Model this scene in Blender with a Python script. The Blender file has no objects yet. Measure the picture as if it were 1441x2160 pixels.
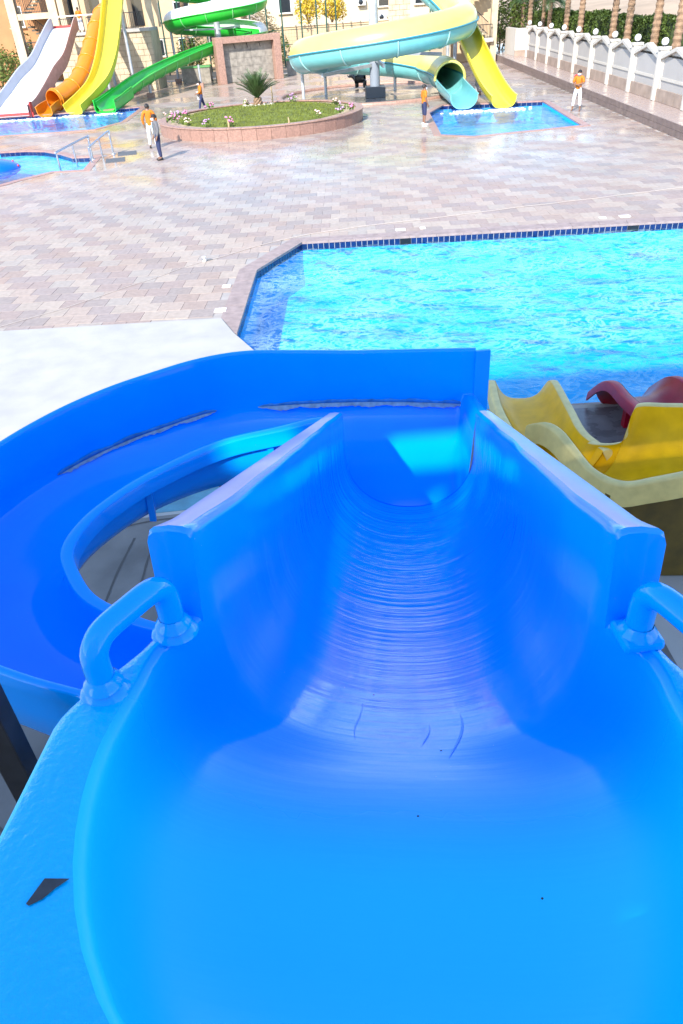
import bpy, bmesh, math, random
from mathutils import Vector, Matrix, noise
from mathutils.geometry import tessellate_polygon

random.seed(7)
R = math.radians
S = bpy.context.scene
COL = S.collection

# ------------------------------------------------------------------ camera
cam_d = bpy.data.cameras.new('camera')
cam = bpy.data.objects.new('camera', cam_d)
COL.objects.link(cam)
S.camera = cam
PITCH, ROLL, CAMH, FPX = R(35.2), R(4.0), 5.6, 1530.0
fw = Vector((0, math.cos(PITCH), -math.sin(PITCH)))
u0 = Vector((0, math.sin(PITCH), math.cos(PITCH)))
r0 = Vector((1, 0, 0))
rr = r0 * math.cos(ROLL) - u0 * math.sin(ROLL)
uu = u0 * math.cos(ROLL) + r0 * math.sin(ROLL)
cam.matrix_world = Matrix(((rr.x, uu.x, -fw.x, 0), (rr.y, uu.y, -fw.y, 0), (rr.z, uu.z, -fw.z, CAMH), (0, 0, 0, 1)))
cam_d.sensor_fit = 'VERTICAL'
cam_d.sensor_height = 36.0
cam_d.lens = FPX / 2160.0 * 36.0
cam_d.clip_start = 0.05
cam_d.clip_end = 3000

# ------------------------------------------------------------------ sky, sun, exposure
SUN_EL, SUN_AZ = R(37), R(23.6)          # light travels towards +y, turned 23.6 deg to +x
W = bpy.data.worlds.new('World')
S.world = W
W.use_nodes = True
wn = W.node_tree.nodes
bg = wn['Background']
sky = wn.new('ShaderNodeTexSky')
sky.sky_type = 'NISHITA'
sky.sun_disc = False
sky.sun_elevation = SUN_EL
sky.sun_rotation = math.pi + SUN_AZ
sky.dust_density = 0.4; sky.ozone_density = 2.0
W.node_tree.links.new(sky.outputs[0], bg.inputs[0])
bg.inputs[1].default_value = 0.15
sl = bpy.data.lights.new('sun', 'SUN')
sl.energy = 2.9
sl.angle = R(0.6)
sl.color = (1.0, 0.95, 0.87)
sun = bpy.data.objects.new('sun', sl)
COL.objects.link(sun)
sdir = Vector((math.sin(SUN_AZ) * math.cos(SUN_EL), math.cos(SUN_AZ) * math.cos(SUN_EL), -math.sin(SUN_EL)))
sun.rotation_euler = sdir.to_track_quat('-Z', 'Y').to_euler()
S.view_settings.view_transform = 'Standard'
S.view_settings.look = 'None'
S.view_settings.gamma = 1.0
S.view_settings.use_curve_mapping = False
S.view_settings.exposure = 1.65
S.render.engine = 'CYCLES'
S.cycles.max_bounces = 8
S.cycles.transparent_max_bounces = 8
S.cycles.caustics_reflective = False
S.cycles.caustics_refractive = False

# ------------------------------------------------------------------ materials
MATS = {}
def mat(name, col, rough=0.5, metal=0.0, var=0.0, vscale=6.0, bump=0.0, bscale=30.0, coat=0.0, spec=0.5, attr=None, rough2=None):
    if name in MATS: return MATS[name]
    m = bpy.data.materials.new(name); m.use_nodes = True
    nt = m.node_tree; b = nt.nodes['Principled BSDF']; L = nt.links.new
    b.inputs['Base Color'].default_value = (*col, 1); b.inputs['Roughness'].default_value = rough
    b.inputs['Metallic'].default_value = metal; b.inputs['Specular IOR Level'].default_value = spec
    b.inputs['Coat Weight'].default_value = coat; b.inputs['Coat Roughness'].default_value = 0.06
    geo = nt.nodes.new('ShaderNodeNewGeometry')
    src = None
    if attr:
        a = nt.nodes.new('ShaderNodeAttribute'); a.attribute_name = attr; src = a.outputs['Color']
    if var > 0:
        n = nt.nodes.new('ShaderNodeTexNoise'); n.inputs['Scale'].default_value = vscale; n.inputs['Detail'].default_value = 6
        L(geo.outputs['Position'], n.inputs['Vector'])
        mr = nt.nodes.new('ShaderNodeMapRange'); mr.inputs[1].default_value = 0.3; mr.inputs[2].default_value = 0.7
        mr.inputs[3].default_value = 1 - var; mr.inputs[4].default_value = 1 + var
        L(n.outputs['Fac'], mr.inputs[0])
        mx = nt.nodes.new('ShaderNodeVectorMath'); mx.operation = 'SCALE'
        if src: L(src, mx.inputs[0])
        else: mx.inputs[0].default_value = col
        L(mr.outputs[0], mx.inputs['Scale']); src = mx.outputs[0]
        if rough2 is not None:
            m2 = nt.nodes.new('ShaderNodeMapRange'); m2.inputs[1].default_value = 0.4; m2.inputs[2].default_value = 0.6
            m2.inputs[3].default_value = rough; m2.inputs[4].default_value = rough2
            L(n.outputs['Fac'], m2.inputs[0]); L(m2.outputs[0], b.inputs['Roughness'])
    if src: L(src, b.inputs['Base Color'])
    if bump > 0:
        n2 = nt.nodes.new('ShaderNodeTexNoise'); n2.inputs['Scale'].default_value = bscale; n2.inputs['Detail'].default_value = 5
        L(geo.outputs['Position'], n2.inputs['Vector'])
        bp = nt.nodes.new('ShaderNodeBump'); bp.inputs['Strength'].default_value = min(1, bump); bp.inputs['Distance'].default_value = 0.01
        L(n2.outputs['Fac'], bp.inputs['Height']); L(bp.outputs[0], b.inputs['Normal'])
    MATS[name] = m
    return m

def blue_gelcoat(name, col, ripple):
    """Glossy painted glass fibre; laid-up ripples run across the chute (attribute suv = across, along)."""
    m = bpy.data.materials.new(name); m.use_nodes = True
    nt = m.node_tree; b = nt.nodes['Principled BSDF']; L = nt.links.new; N = nt.nodes.new
    geo = N('ShaderNodeNewGeometry')
    b.inputs['Specular IOR Level'].default_value = 0.45 if ripple > 0 else 0.3
    n = N('ShaderNodeTexNoise'); n.inputs['Scale'].default_value = 2.3; n.inputs['Detail'].default_value = 5
    L(geo.outputs['Position'], n.inputs['Vector'])
    cr = N('ShaderNodeMix'); cr.data_type = 'RGBA'
    cr.inputs[6].default_value = (col[0], col[1] * 0.9, col[2] * 0.95, 1); cr.inputs[7].default_value = (col[0], col[1] * 1.12, min(1, col[2] * 1.04), 1)
    L(n.outputs['Fac'], cr.inputs[0])
    # tiny pale specks and scuffs
    sp = N('ShaderNodeTexVoronoi'); sp.inputs['Scale'].default_value = 26
    L(geo.outputs['Position'], sp.inputs['Vector'])
    lt = N('ShaderNodeMath'); lt.operation = 'LESS_THAN'; lt.inputs[1].default_value = 0.045
    L(sp.outputs['Distance'], lt.inputs[0])
    sn = N('ShaderNodeTexNoise'); sn.inputs['Scale'].default_value = 7
    L(geo.outputs['Position'], sn.inputs['Vector'])
    gt = N('ShaderNodeMath'); gt.operation = 'GREATER_THAN'; gt.inputs[1].default_value = 0.58
    L(sn.outputs['Fac'], gt.inputs[0])
    mu = N('ShaderNodeMath'); mu.operation = 'MULTIPLY'; L(lt.outputs[0], mu.inputs[0]); L(gt.outputs[0], mu.inputs[1])
    m2 = N('ShaderNodeMath'); m2.operation = 'MULTIPLY'; m2.inputs[1].default_value = 0.35; L(mu.outputs[0], m2.inputs[0])
    c2 = N('ShaderNodeMix'); c2.data_type = 'RGBA'; L(m2.outputs[0], c2.inputs[0]); L(cr.outputs[2], c2.inputs[6])
    c2.inputs[7].default_value = (0.35, 0.6, 0.9, 1)
    L(c2.outputs[2], b.inputs['Base Color'])
    b.inputs['Roughness'].default_value = 0.10; b.inputs['IOR'].default_value = 1.5; b.inputs['Coat Weight'].default_value = 0.0; b.inputs['Coat Roughness'].default_value = 0.08
    # bump: orange peel + ripples
    pn = N('ShaderNodeTexNoise'); pn.inputs['Scale'].default_value = 24; pn.inputs['Detail'].default_value = 3
    L(geo.outputs['Position'], pn.inputs['Vector'])
    bp = N('ShaderNodeBump'); bp.inputs['Strength'].default_value = 0.05; bp.inputs['Distance'].default_value = 0.006
    L(pn.outputs['Fac'], bp.inputs['Height'])
    last = bp
    if ripple > 0:
        at = N('ShaderNodeAttribute'); at.attribute_name = 'suv'
        mp = N('ShaderNodeMapping'); mp.inputs['Scale'].default_value = (0.5, 7.5, 1)
        L(at.outputs['Vector'], mp.inputs['Vector'])
        rn = N('ShaderNodeTexNoise'); rn.inputs['Scale'].default_value = 1.0; rn.inputs['Detail'].default_value = 5; rn.inputs['Roughness'].default_value = 0.6
        L(mp.outputs[0], rn.inputs['Vector'])
        sx = N('ShaderNodeSeparateXYZ'); L(at.outputs['Vector'], sx.inputs[0])
        # brighter open-sky light on the entry tub, painted into its colour
        tb = N('ShaderNodeMapRange'); tb.interpolation_type = 'SMOOTHSTEP'; tb.inputs[1].default_value = -0.55; tb.inputs[2].default_value = -0.08; tb.inputs[3].default_value = 1; tb.inputs[4].default_value = 0; L(sx.outputs['Y'], tb.inputs[0])
        c3 = N('ShaderNodeMix'); c3.data_type = 'RGBA'; L(tb.outputs[0], c3.inputs[0]); L(c2.outputs[2], c3.inputs[6]); c3.inputs[7].default_value = (0, 0.60, 0.98, 1); L(c3.outputs[2], b.inputs['Base Color'])
        rg = N('ShaderNodeMapRange'); rg.interpolation_type = 'SMOOTHSTEP'; rg.inputs[1].default_value = -0.58; rg.inputs[2].default_value = -0.08; rg.inputs[3].default_value = 0.5; rg.inputs[4].default_value = 0.11
        L(sx.outputs['Y'], rg.inputs[0])
        rv = N('ShaderNodeMath'); rv.operation = 'MULTIPLY_ADD'; rv.inputs[1].default_value = 0.18; L(sn.outputs['Fac'], rv.inputs[0]); L(rg.outputs[0], rv.inputs[2])
        rw_ = N('ShaderNodeMath'); rw_.operation = 'SUBTRACT'; rw_.inputs[1].default_value = 0.09; L(rv.outputs[0], rw_.inputs[0]); L(rw_.outputs[0], b.inputs['Roughness'])
        fr = N('ShaderNodeMapRange'); fr.inputs[1].default_value = -0.2; fr.inputs[2].default_value = 2.4; fr.inputs[3].default_value = 0.12; fr.inputs[4].default_value = 1
        L(sx.outputs['Y'], fr.inputs[0])
        st = N('ShaderNodeMath'); st.operation = 'MULTIPLY'; st.inputs[1].default_value = ripple; L(fr.outputs[0], st.inputs[0])
        sz = N('ShaderNodeMath'); sz.operation = 'MULTIPLY'; L(st.outputs[0], sz.inputs[0]); L(sx.outputs['Z'], sz.inputs[1]); st = sz
        b2 = N('ShaderNodeBump'); b2.inputs['Distance'].default_value = 0.026
        L(st.outputs[0], b2.inputs['Strength']); L(rn.outputs['Fac'], b2.inputs['Height']); L(bp.outputs[0], b2.inputs['Normal'])
        last = b2
    L(last.outputs[0], b.inputs['Normal'])
    return m

def water_mat(name, tint, foam_caustic_lo, foam_caustic_scale):
    m = bpy.data.materials.new(name); m.use_nodes = True
    nt = m.node_tree; nt.nodes.remove(nt.nodes['Principled BSDF']); L = nt.links.new; N = nt.nodes.new
    out = nt.nodes['Material Output']
    geo = N('ShaderNodeNewGeometry')
    mp = N('ShaderNodeMapping'); mp.inputs['Scale'].default_value = (0.8, 1.15, 1); L(geo.outputs['Position'], mp.inputs['Vector'])
    w1 = N('ShaderNodeTexNoise'); w1.inputs['Scale'].default_value = 3.2; w1.inputs['Detail'].default_value = 6; w1.inputs['Distortion'].default_value = 1.1
    L(mp.outputs[0], w1.inputs['Vector'])
    bp = N('ShaderNodeBump'); bp.inputs['Strength'].default_value = 0.4; bp.inputs['Distance'].default_value = 0.045
    L(w1.outputs['Fac'], bp.inputs['Height'])
    tr = N('ShaderNodeBsdfTransparent'); tr.inputs[0].default_value = (*tint, 1)
    gl = N('ShaderNodeBsdfGlossy'); gl.inputs['Roughness'].default_value = 0.06; L(bp.outputs[0], gl.inputs['Normal'])
    fr = N('ShaderNodeFresnel'); fr.inputs['IOR'].default_value = 1.2; L(bp.outputs[0], fr.inputs['Normal'])
    mx = N('ShaderNodeMixShader'); L(fr.outputs[0], mx.inputs[0]); L(tr.outputs[0], mx.inputs[1]); L(gl.outputs[0], mx.inputs[2])
    # lacy froth drawn out by the churning water, caustic flecks painted in: thin ridges where a distorted noise crosses its middle value
    def ridge(scale, dist, width):
        n_ = N('ShaderNodeTexNoise'); n_.inputs['Scale'].default_value = scale; n_.inputs['Detail'].default_value = 4; n_.inputs['Roughness'].default_value = 0.55; n_.inputs['Distortion'].default_value = dist
        L(mp.outputs[0], n_.inputs['Vector'])
        a_ = N('ShaderNodeMath'); a_.operation = 'SUBTRACT'; a_.inputs[1].default_value = 0.5; L(n_.outputs['Fac'], a_.inputs[0])
        b_ = N('ShaderNodeMath'); b_.operation = 'ABSOLUTE'; L(a_.outputs[0], b_.inputs[0])
        c_ = N('ShaderNodeMapRange'); c_.interpolation_type = 'SMOOTHSTEP'; c_.inputs[1].default_value = 0; c_.inputs[2].default_value = width; c_.inputs[3].default_value = 1; c_.inputs[4].default_value = 0; L(b_.outputs[0], c_.inputs[0])
        return c_.outputs[0]
    r1, r2 = ridge(foam_caustic_scale, 1.1, 0.07), ridge(foam_caustic_scale * 2.2, 0.9, 0.06)
    big = N('ShaderNodeTexNoise'); big.inputs['Scale'].default_value = 0.5; big.inputs['Detail'].default_value = 4; L(geo.outputs['Position'], big.inputs['Vector'])
    mk_ = N('ShaderNodeMapRange'); mk_.inputs[1].default_value = 0.36; mk_.inputs[2].default_value = 0.66; mk_.inputs[3].default_value = foam_caustic_lo * 0.35; mk_.inputs[4].default_value = foam_caustic_lo; L(big.outputs['Fac'], mk_.inputs[0])
    mxr = N('ShaderNodeMath'); mxr.operation = 'MAXIMUM'; L(r1, mxr.inputs[0]); L(r2, mxr.inputs[1])
    mr = N('ShaderNodeMath'); mr.operation = 'MULTIPLY'; L(mxr.outputs[0], mr.inputs[0]); L(mk_.outputs[0], mr.inputs[1])
    df = N('ShaderNodeBsdfDiffuse'); df.inputs[0].default_value = (0.52, 0.74, 0.78, 1)
    m3 = N('ShaderNodeMixShader'); L(mr.outputs[0], m3.inputs[0]); L(mx.outputs[0], m3.inputs[1]); L(df.outputs[0], m3.inputs[2])
    L(m3.outputs[0], out.inputs['Surface'])
    return m

def paver_mat(name, attr, tile):
    """Concrete pavers; puddled wet film far out on the deck makes it glossy. tile = pattern painted for the far part."""
    m = bpy.data.materials.new(name); m.use_nodes = True
    nt = m.node_tree; b = nt.nodes['Principled BSDF']; L = nt.links.new; N = nt.nodes.new
    geo = N('ShaderNodeNewGeometry')
    a = N('ShaderNodeAttribute'); a.attribute_name = attr
    n = N('ShaderNodeTexNoise'); n.inputs['Scale'].default_value = 9; n.inputs['Detail'].default_value = 8; L(geo.outputs['Position'], n.inputs['Vector'])
    n2 = N('ShaderNodeTexNoise'); n2.inputs['Scale'].default_value = 0.55; n2.inputs['Detail'].default_value = 5; L(geo.outputs['Position'], n2.inputs['Vector'])
    # mineral rust/dust stain (brown) in big soft patches
    st = N('ShaderNodeMapRange'); st.inputs[1].default_value = 0.52; st.inputs[2].default_value = 0.75; st.inputs[3].default_value = 0; st.inputs[4].default_value = 0.3
    L(n2.outputs['Fac'], st.inputs[0])
    mr = N('ShaderNodeMapRange'); mr.inputs[1].default_value = 0.3; mr.inputs[2].default_value = 0.7; mr.inputs[3].default_value = 0.88; mr.inputs[4].default_value = 1.12
    L(n.outputs['Fac'], mr.inputs[0])
    sc = N('ShaderNodeVectorMath'); sc.operation = 'SCALE'; L(a.outputs['Color'], sc.inputs[0]); L(mr.outputs[0], sc.inputs['Scale'])
    mx = N('ShaderNodeMix'); mx.data_type = 'RGBA'; L(st.outputs[0], mx.inputs[0]); L(sc.outputs[0], mx.inputs[6]); mx.inputs[7].default_value = (0.30, 0.20, 0.14, 1)
    L(mx.outputs[2], b.inputs['Base Color'])
    # wet film
    n3 = N('ShaderNodeTexNoise'); n3.inputs['Scale'].default_value = 0.35; n3.inputs['Detail'].default_value = 3; L(geo.outputs['Position'], n3.inputs['Vector'])
    sx = N('ShaderNodeSeparateXYZ'); L(geo.outputs['Position'], sx.inputs[0])
    fy = N('ShaderNodeMapRange'); fy.inputs[1].default_value = 22; fy.inputs[2].default_value = 34; fy.inputs[3].default_value = 0; fy.inputs[4].default_value = 1
    L(sx.outputs['Y'], fy.inputs[0])
    ad = N('ShaderNodeMath'); ad.operation = 'MULTIPLY'; L(fy.outputs[0], ad.inputs[0])
    m4 = N('ShaderNodeMapRange'); m4.inputs[1].default_value = 0.35; m4.inputs[2].default_value = 0.55; m4.inputs[3].default_value = 0.25; m4.inputs[4].default_value = 1; L(n3.outputs['Fac'], m4.inputs[0])
    L(m4.outputs[0], ad.inputs[1])
    ro = N('ShaderNodeMapRange'); ro.inputs[3].default_value = 0.62; ro.inputs[4].default_value = 0.16; L(ad.outputs[0], ro.inputs[0]); L(ro.outputs[0], b.inputs['Roughness'])
    bp = N('ShaderNodeBump'); bp.inputs['Strength'].default_value = 0.12; bp.inputs['Distance'].default_value = 0.006; L(n.outputs['Fac'], bp.inputs['Height']); L(bp.outputs[0], b.inputs['Normal'])
    return m

# ------------------------------------------------------------------ helpers
class MB:
    """Collects faces and links them as ONE mesh object."""
    def __init__(s): s.v = []; s.f = []; s.sm = []; s.attr = []
    def add(s, vs, fs, smooth=False):
        o = len(s.v); s.v += [tuple(v) for v in vs]; s.f += [tuple(i + o for i in f) for f in fs]; s.sm += [smooth] * len(fs); return s
    def box(s, c, d, rz=0.0, rx=0.0, ry=0.0, taper=1.0):
        M = Matrix.Rotation(rz, 3, 'Z') @ Matrix.Rotation(ry, 3, 'Y') @ Matrix.Rotation(rx, 3, 'X')
        vs = []
        for k in (-1, 1):
            t = taper if k > 0 else 1
            for i, j in ((-1, -1), (1, -1), (1, 1), (-1, 1)):
                vs.append(Vector(c) + M @ Vector((i * d[0] / 2 * t, j * d[1] / 2 * t, k * d[2] / 2)))
        return s.add(vs, [(3, 2, 1, 0), (4, 5, 6, 7), (0, 1, 5, 4), (1, 2, 6, 5), (2, 3, 7, 6), (3, 0, 4, 7)])
    def bar(s, a, b, w, h=None):
        a, b = Vector(a), Vector(b); d = b - a; h = h or w
        up = Vector((0, 0, 1)) if abs(d.normalized().z) < 0.99 else Vector((0, 1, 0))
        x = d.cross(up).normalized() * w / 2; y = x.cross(d).normalized() * h / 2
        vs = [a - x - y, a + x - y, a + x + y, a - x + y, b - x - y, b + x - y, b + x + y, b - x + y]
        return s.add(vs, [(0, 1, 2, 3), (7, 6, 5, 4), (0, 4, 5, 1), (1, 5, 6, 2), (2, 6, 7, 3), (3, 7, 4, 0)])
    def grid(s, rows, closed=False, smooth=True):
        n = len(rows[0]); vs = [p for r in rows for p in r]; fs = []
        for i in range(len(rows) - 1):
            for j in range(n if closed else n - 1):
                k = (j + 1) % n
                fs.append((i * n + j, i * n + k, (i + 1) * n + k, (i + 1) * n + j))
        return s.add(vs, fs, smooth)
    def cap(s, ring, flip=False):
        idx = tuple(range(len(ring))); return s.add(ring, [idx[::-1] if flip else idx])
    def tube(s, pts, r, n=10, caps=True, smooth=True):
        pts = [Vector(p) for p in pts]; rows = []; rs = r if isinstance(r, (list, tuple)) else [r] * len(pts)
        prev = None
        for i, p in enumerate(pts):
            t = (pts[min(i + 1, len(pts) - 1)] - pts[max(i - 1, 0)]).normalized()
            if prev is None:
                ref = Vector((0, 0, 1)) if abs(t.z) < 0.9 else Vector((1, 0, 0)); x = t.cross(ref).normalized()
            else:
                x = (prev - t * prev.dot(t)).normalized()
            prev = x; y = t.cross(x)
            rows.append([p + (x * math.cos(2 * math.pi * k / n) + y * math.sin(2 * math.pi * k / n)) * rs[i] for k in range(n)])
        s.grid(rows, True, smooth)
        if caps: s.cap(rows[0], False); s.cap(rows[-1], True)
        return s
    def lathe(s, c, prof, n=20, sx=1.0, sy=1.0, smooth=True):
        rows = [[Vector(c) + Vector((r * sx * math.cos(2 * math.pi * k / n), r * sy * math.sin(2 * math.pi * k / n), z)) for k in range(n)] for r, z in prof]
        return s.grid(rows, True, smooth)
    def ball(s, c, r, n=14, m=9, sc=(1, 1, 1)):
        rows = []
        for i in range(m + 1):
            a = math.pi * i / m - math.pi / 2
            rows.append([Vector(c) + Vector((r * sc[0] * math.cos(a) * math.cos(2 * math.pi * k / n), r * sc[1] * math.cos(a) * math.sin(2 * math.pi * k / n), r * sc[2] * math.sin(a))) for k in range(n)])
        return s.grid(rows, True, True)
    def prism(s, poly, z0, z1):
        n = len(poly); vs = [(p[0], p[1], z0) for p in poly] + [(p[0], p[1], z1) for p in poly]
        s.add(vs, [(i, (i + 1) % n, (i + 1) % n + n, i + n) for i in range(n)])
        tr = tessellate_polygon([[Vector((p[0], p[1], 0)) for p in poly]])
        for t in tr:
            a, b_, c = [Vector((*poly[i], 0)) for i in t]
            t = t if (b_ - a).cross(c - a).z > 0 else t[::-1]
            s.add([(poly[i][0], poly[i][1], z1) for i in t], [(0, 1, 2)])
        return s
    def mesh(s, name):
        me = bpy.data.meshes.new(name); me.from_pydata(s.v, [], s.f); me.polygons.foreach_set('use_smooth', s.sm); me.update(); return me
    def build(s, name, m, parent=None, bev=0.0):
        me = s.mesh(name)
        if bev > 0:
            bm = bmesh.new(); bm.from_mesh(me); bmesh.ops.remove_doubles(bm, verts=bm.verts, dist=1e-5)
            ed = [e for e in bm.edges if len(e.link_faces) == 2 and e.calc_face_angle(0) > 0.6]
            bmesh.ops.bevel(bm, geom=ed, offset=bev, segments=2, affect='EDGES', profile=0.5)
            bm.to_mesh(me); bm.free()
        me.materials.append(m)
        o = bpy.data.objects.new(name, me); COL.objects.link(o)
        if parent is not None: attach(o, parent)
        return o

def attach(o, parent):
    """Parent an object whose mesh is in world coordinates."""
    o.parent = parent
    w = Vector((0, 0, 0)); p = parent
    while p is not None:
        w += p.location; p = p.parent
    o.location = -w
def tag(o, label=None, cat=None, group=None, kind=None):
    for k, v in (('label', label), ('category', cat), ('group', group), ('kind', kind)):
        if v: o[k] = v
    return o
def thing(name, loc, label, cat, group=None):
    o = bpy.data.objects.new(name, None); COL.objects.link(o); o.location = loc; o.empty_display_size = 0.3
    return tag(o, label, cat, group)
def struct(o): o['kind'] = 'structure'; return o
def sharp_fix(o, ang=35):
    bm = bmesh.new(); bm.from_mesh(o.data); bmesh.ops.remove_doubles(bm, verts=bm.verts, dist=1e-5); bmesh.ops.recalc_face_normals(bm, faces=bm.faces)
    for e in bm.edges:
        if len(e.link_faces) == 2 and e.calc_face_angle(0) > R(ang): e.smooth = False
    bm.to_mesh(o.data); bm.free()
    return o
def cat_rom(pts, n):
    """Resample a polyline as a Catmull-Rom curve of n points, even in arc length."""
    P = [Vector(p) for p in pts]; P = [P[0] * 2 - P[1]] + P + [P[-1] * 2 - P[-2]]
    dense = []
    for i in range(1, len(P) - 2):
        for k in range(16):
            t = k / 16; a, b, c, d = P[i - 1], P[i], P[i + 1], P[i + 2]
            dense.append(0.5 * ((2 * b) + (c - a) * t + (2 * a - 5 * b + 4 * c - d) * t * t + (3 * b - a - 3 * c + d) * t ** 3))
    dense.append(P[-2])
    L = [0]
    for i in range(1, len(dense)): L.append(L[-1] + (dense[i] - dense[i - 1]).length)
    out = []; j = 0
    for k in range(n):
        s = L[-1] * k / (n - 1)
        while j < len(L) - 2 and L[j + 1] < s: j += 1
        f = (s - L[j]) / max(1e-9, L[j + 1] - L[j]); out.append(dense[j].lerp(dense[j + 1], min(1, f)))
    return out
def frames(path):
    fr = []
    for i, p in enumerate(path):
        t = (path[min(i + 1, len(path) - 1)] - path[max(i - 1, 0)]).normalized()
        x = t.cross(Vector((0, 0, 1))).normalized(); y = x.cross(t).normalized()
        fr.append((p, x, y, t))
    return fr
def sweep(mb, path, section, closed=True, caps=True):
    rows = []
    fr = frames(path)
    for i, (p, x, y, t) in enumerate(fr):
        sec = section(i / (len(path) - 1)) if callable(section) else section
        rows.append([p + x * a + y * b for a, b in sec])
    mb.grid(rows, closed, True)
    if caps and closed: mb.cap(rows[0], True); mb.cap(rows[-1])
    return rows
def ushape(w, h, r, t, lip=0.08, n=6):
    """Closed flume section: floor radius corners, walls, flat lips; origin on the floor centre."""
    hw = w / 2; pts = [(-hw - lip, h), (-hw, h)]
    for k in range(n + 1):
        a = math.pi / 2 * k / n; pts.append((-hw + r - r * math.cos(a), r - r * math.sin(a)))
    for k in range(n + 1):
        a = math.pi / 2 * k / n; pts.append((hw - r + r * math.sin(a), r - r * math.cos(a)))
    pts += [(hw, h), (hw + lip, h), (hw + lip, h - 0.06), (hw + t, h - 0.06)]
    for k in range(n + 1):
        a = math.pi / 2 * (1 - k / n); pts.append((hw - r + (r + t) * math.sin(a), r - (r + t) * math.cos(a)))
    for k in range(n + 1):
        a = math.pi / 2 * (1 - k / n); pts.append((-hw + r - (r + t) * math.cos(a), r - (r + t) * math.sin(a)))
    pts += [(-hw - t, h - 0.06), (-hw - lip, h - 0.06)]
    return pts
def arc(r, a0, a1, n):
    return [(r * math.cos(R(a0 + (a1 - a0) * k / n)), r * math.sin(R(a0 + (a1 - a0) * k / n))) for k in range(n + 1)]
def shell(r, t, a0, a1, n=14):
    return arc(r, a0, a1, n) + arc(r + t, a1, a0, n)
def inside(p, poly):
    c = False; n = len(poly)
    for i in range(n):
        a, b = poly[i], poly[(i + 1) % n]
        if (a[1] > p[1]) != (b[1] > p[1]) and p[0] < (b[0] - a[0]) * (p[1] - a[1]) / (b[1] - a[1]) + a[0]: c = not c
    return c
def ccw(poly):
    A = sum(poly[i][0] * poly[(i + 1) % len(poly)][1] - poly[(i + 1) % len(poly)][0] * poly[i][1] for i in range(len(poly)))
    return poly if A > 0 else poly[::-1]
def offset(poly, d):
    poly = ccw(poly); n = len(poly); out = []
    for i in range(n):
        a, b, c = Vector(poly[i - 1]), Vector(poly[i]), Vector(poly[(i + 1) % n])
        n1 = (b - a).normalized(); n2 = (c - b).normalized(); n1 = Vector((n1.y, -n1.x)); n2 = Vector((n2.y, -n2.x))
        k = n1 + n2; k = k / max(0.3, k.length_squared) * 2 * d / 2 * 2 / 2
        k = (n1 + n2).normalized() * (d / max(0.4, (n1 + n2).normalized().dot(n1)))
        out.append((b.x + k.x, b.y + k.y))
    return out

# ------------------------------------------------------------------ pools and ground
MAIN = ccw([(-0.6, 21.42), (17, 20.57), (17, 10.3), (1.0, 10.55), (-1.4, 13.5), (-1.95, 14.7), (-1.77, 19.05)])
LEFTP = ccw([(-12.5, 61.2), (-12.28, 52.8), (-13.43, 50.0), (-28, 50.2), (-28, 60.2), (-16, 60.5)])
SMALL = ccw([(-16.8, 43.2), (-15.4, 43.05), (-14.2, 42.5), (-13.0, 41.2), (-12.0, 39.75), (-10.85, 39.57), (-10.5, 36.0), (-11.95, 36.1), (-13.1, 34.5), (-13.5, 33.7), (-14.5, 32.6), (-20, 31.5), (-21, 43.0)])
RIGHTP = ccw([(6.6, 46.9), (6.05, 38.84), (7.44, 37.75), (12.84, 38.72), (13.59, 48.63), (7.87, 49.89)])
SLAB = ccw([(-16, 16.0), (-2.33, 15.55), (-1.98, 14.62), (-1.42, 13.45), (0.9, 10.52), (9, 10.2), (9, -6), (-16, -6)])
PLC, PLA, PLB = (-2.95, 46.9), 5.75, 5.75       # planter ellipse
POOLS = [('main', MAIN, 0.45), ('left', LEFTP, 0.35), ('small', SMALL, 0.35), ('right', RIGHTP, 0.35)]

m_sand = mat('sand', (0.36, 0.26, 0.17), 0.9, var=0.25, vscale=0.15, bump=0.4, bscale=1.5)
m_conc = mat('white_concrete', (0.37, 0.355, 0.33), 0.75, var=0.09, vscale=1.6, bump=0.25, bscale=14)
m_pool = mat('pool_plaster', (0.0, 0.53, 0.92), 0.5, var=0.10, vscale=2)
m_pooldark = mat('pool_plaster_blue', (0.0, 0.45, 0.92), 0.5, var=0.10, vscale=2)
m_navy = mat('navy_tile', (0.004, 0.018, 0.085), 0.12, var=0.3, vscale=7)
m_black = mat('black_tile', (0.01, 0.01, 0.012), 0.2)
m_grout = mat('white_grout', (0.40, 0.41, 0.42), 0.7)
m_coping = mat('coping_stone', (0.28, 0.21, 0.19), 0.6, var=0.2, vscale=5, bump=0.2, bscale=40)
m_coping2 = mat('coral_coping_stone', (0.34, 0.19, 0.15), 0.35, var=0.2, vscale=5, bump=0.2, bscale=40)
m_water = water_mat('main_pool_water', (0.5, 0.94, 1.0), 0.34, 2.0)
m_water2 = water_mat('quiet_pool_water', (0.5, 0.93, 1.0), 0.22, 2.0)

mb = MB()
loops = [[Vector((x, y, 0)) for x, y in ((-900, -300), (900, -300), (900, 1600), (-900, 1600))]]
for _, pl, c in POOLS: loops.append([Vector((x, y, 0)) for x, y in offset(pl, 0.02)])
flat = [v for l in loops for v in l]
tri = tessellate_polygon(loops)
fs = []
for t in tri:
    a, b_, c = (flat[i] for i in t); fs.append(t if (b_ - a).cross(c - a).z > 0 else t[::-1])
mb.add([(v.x, v.y, -0.03) for v in flat], fs)
ground = struct(mb.build('ground', m_sand))

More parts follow.
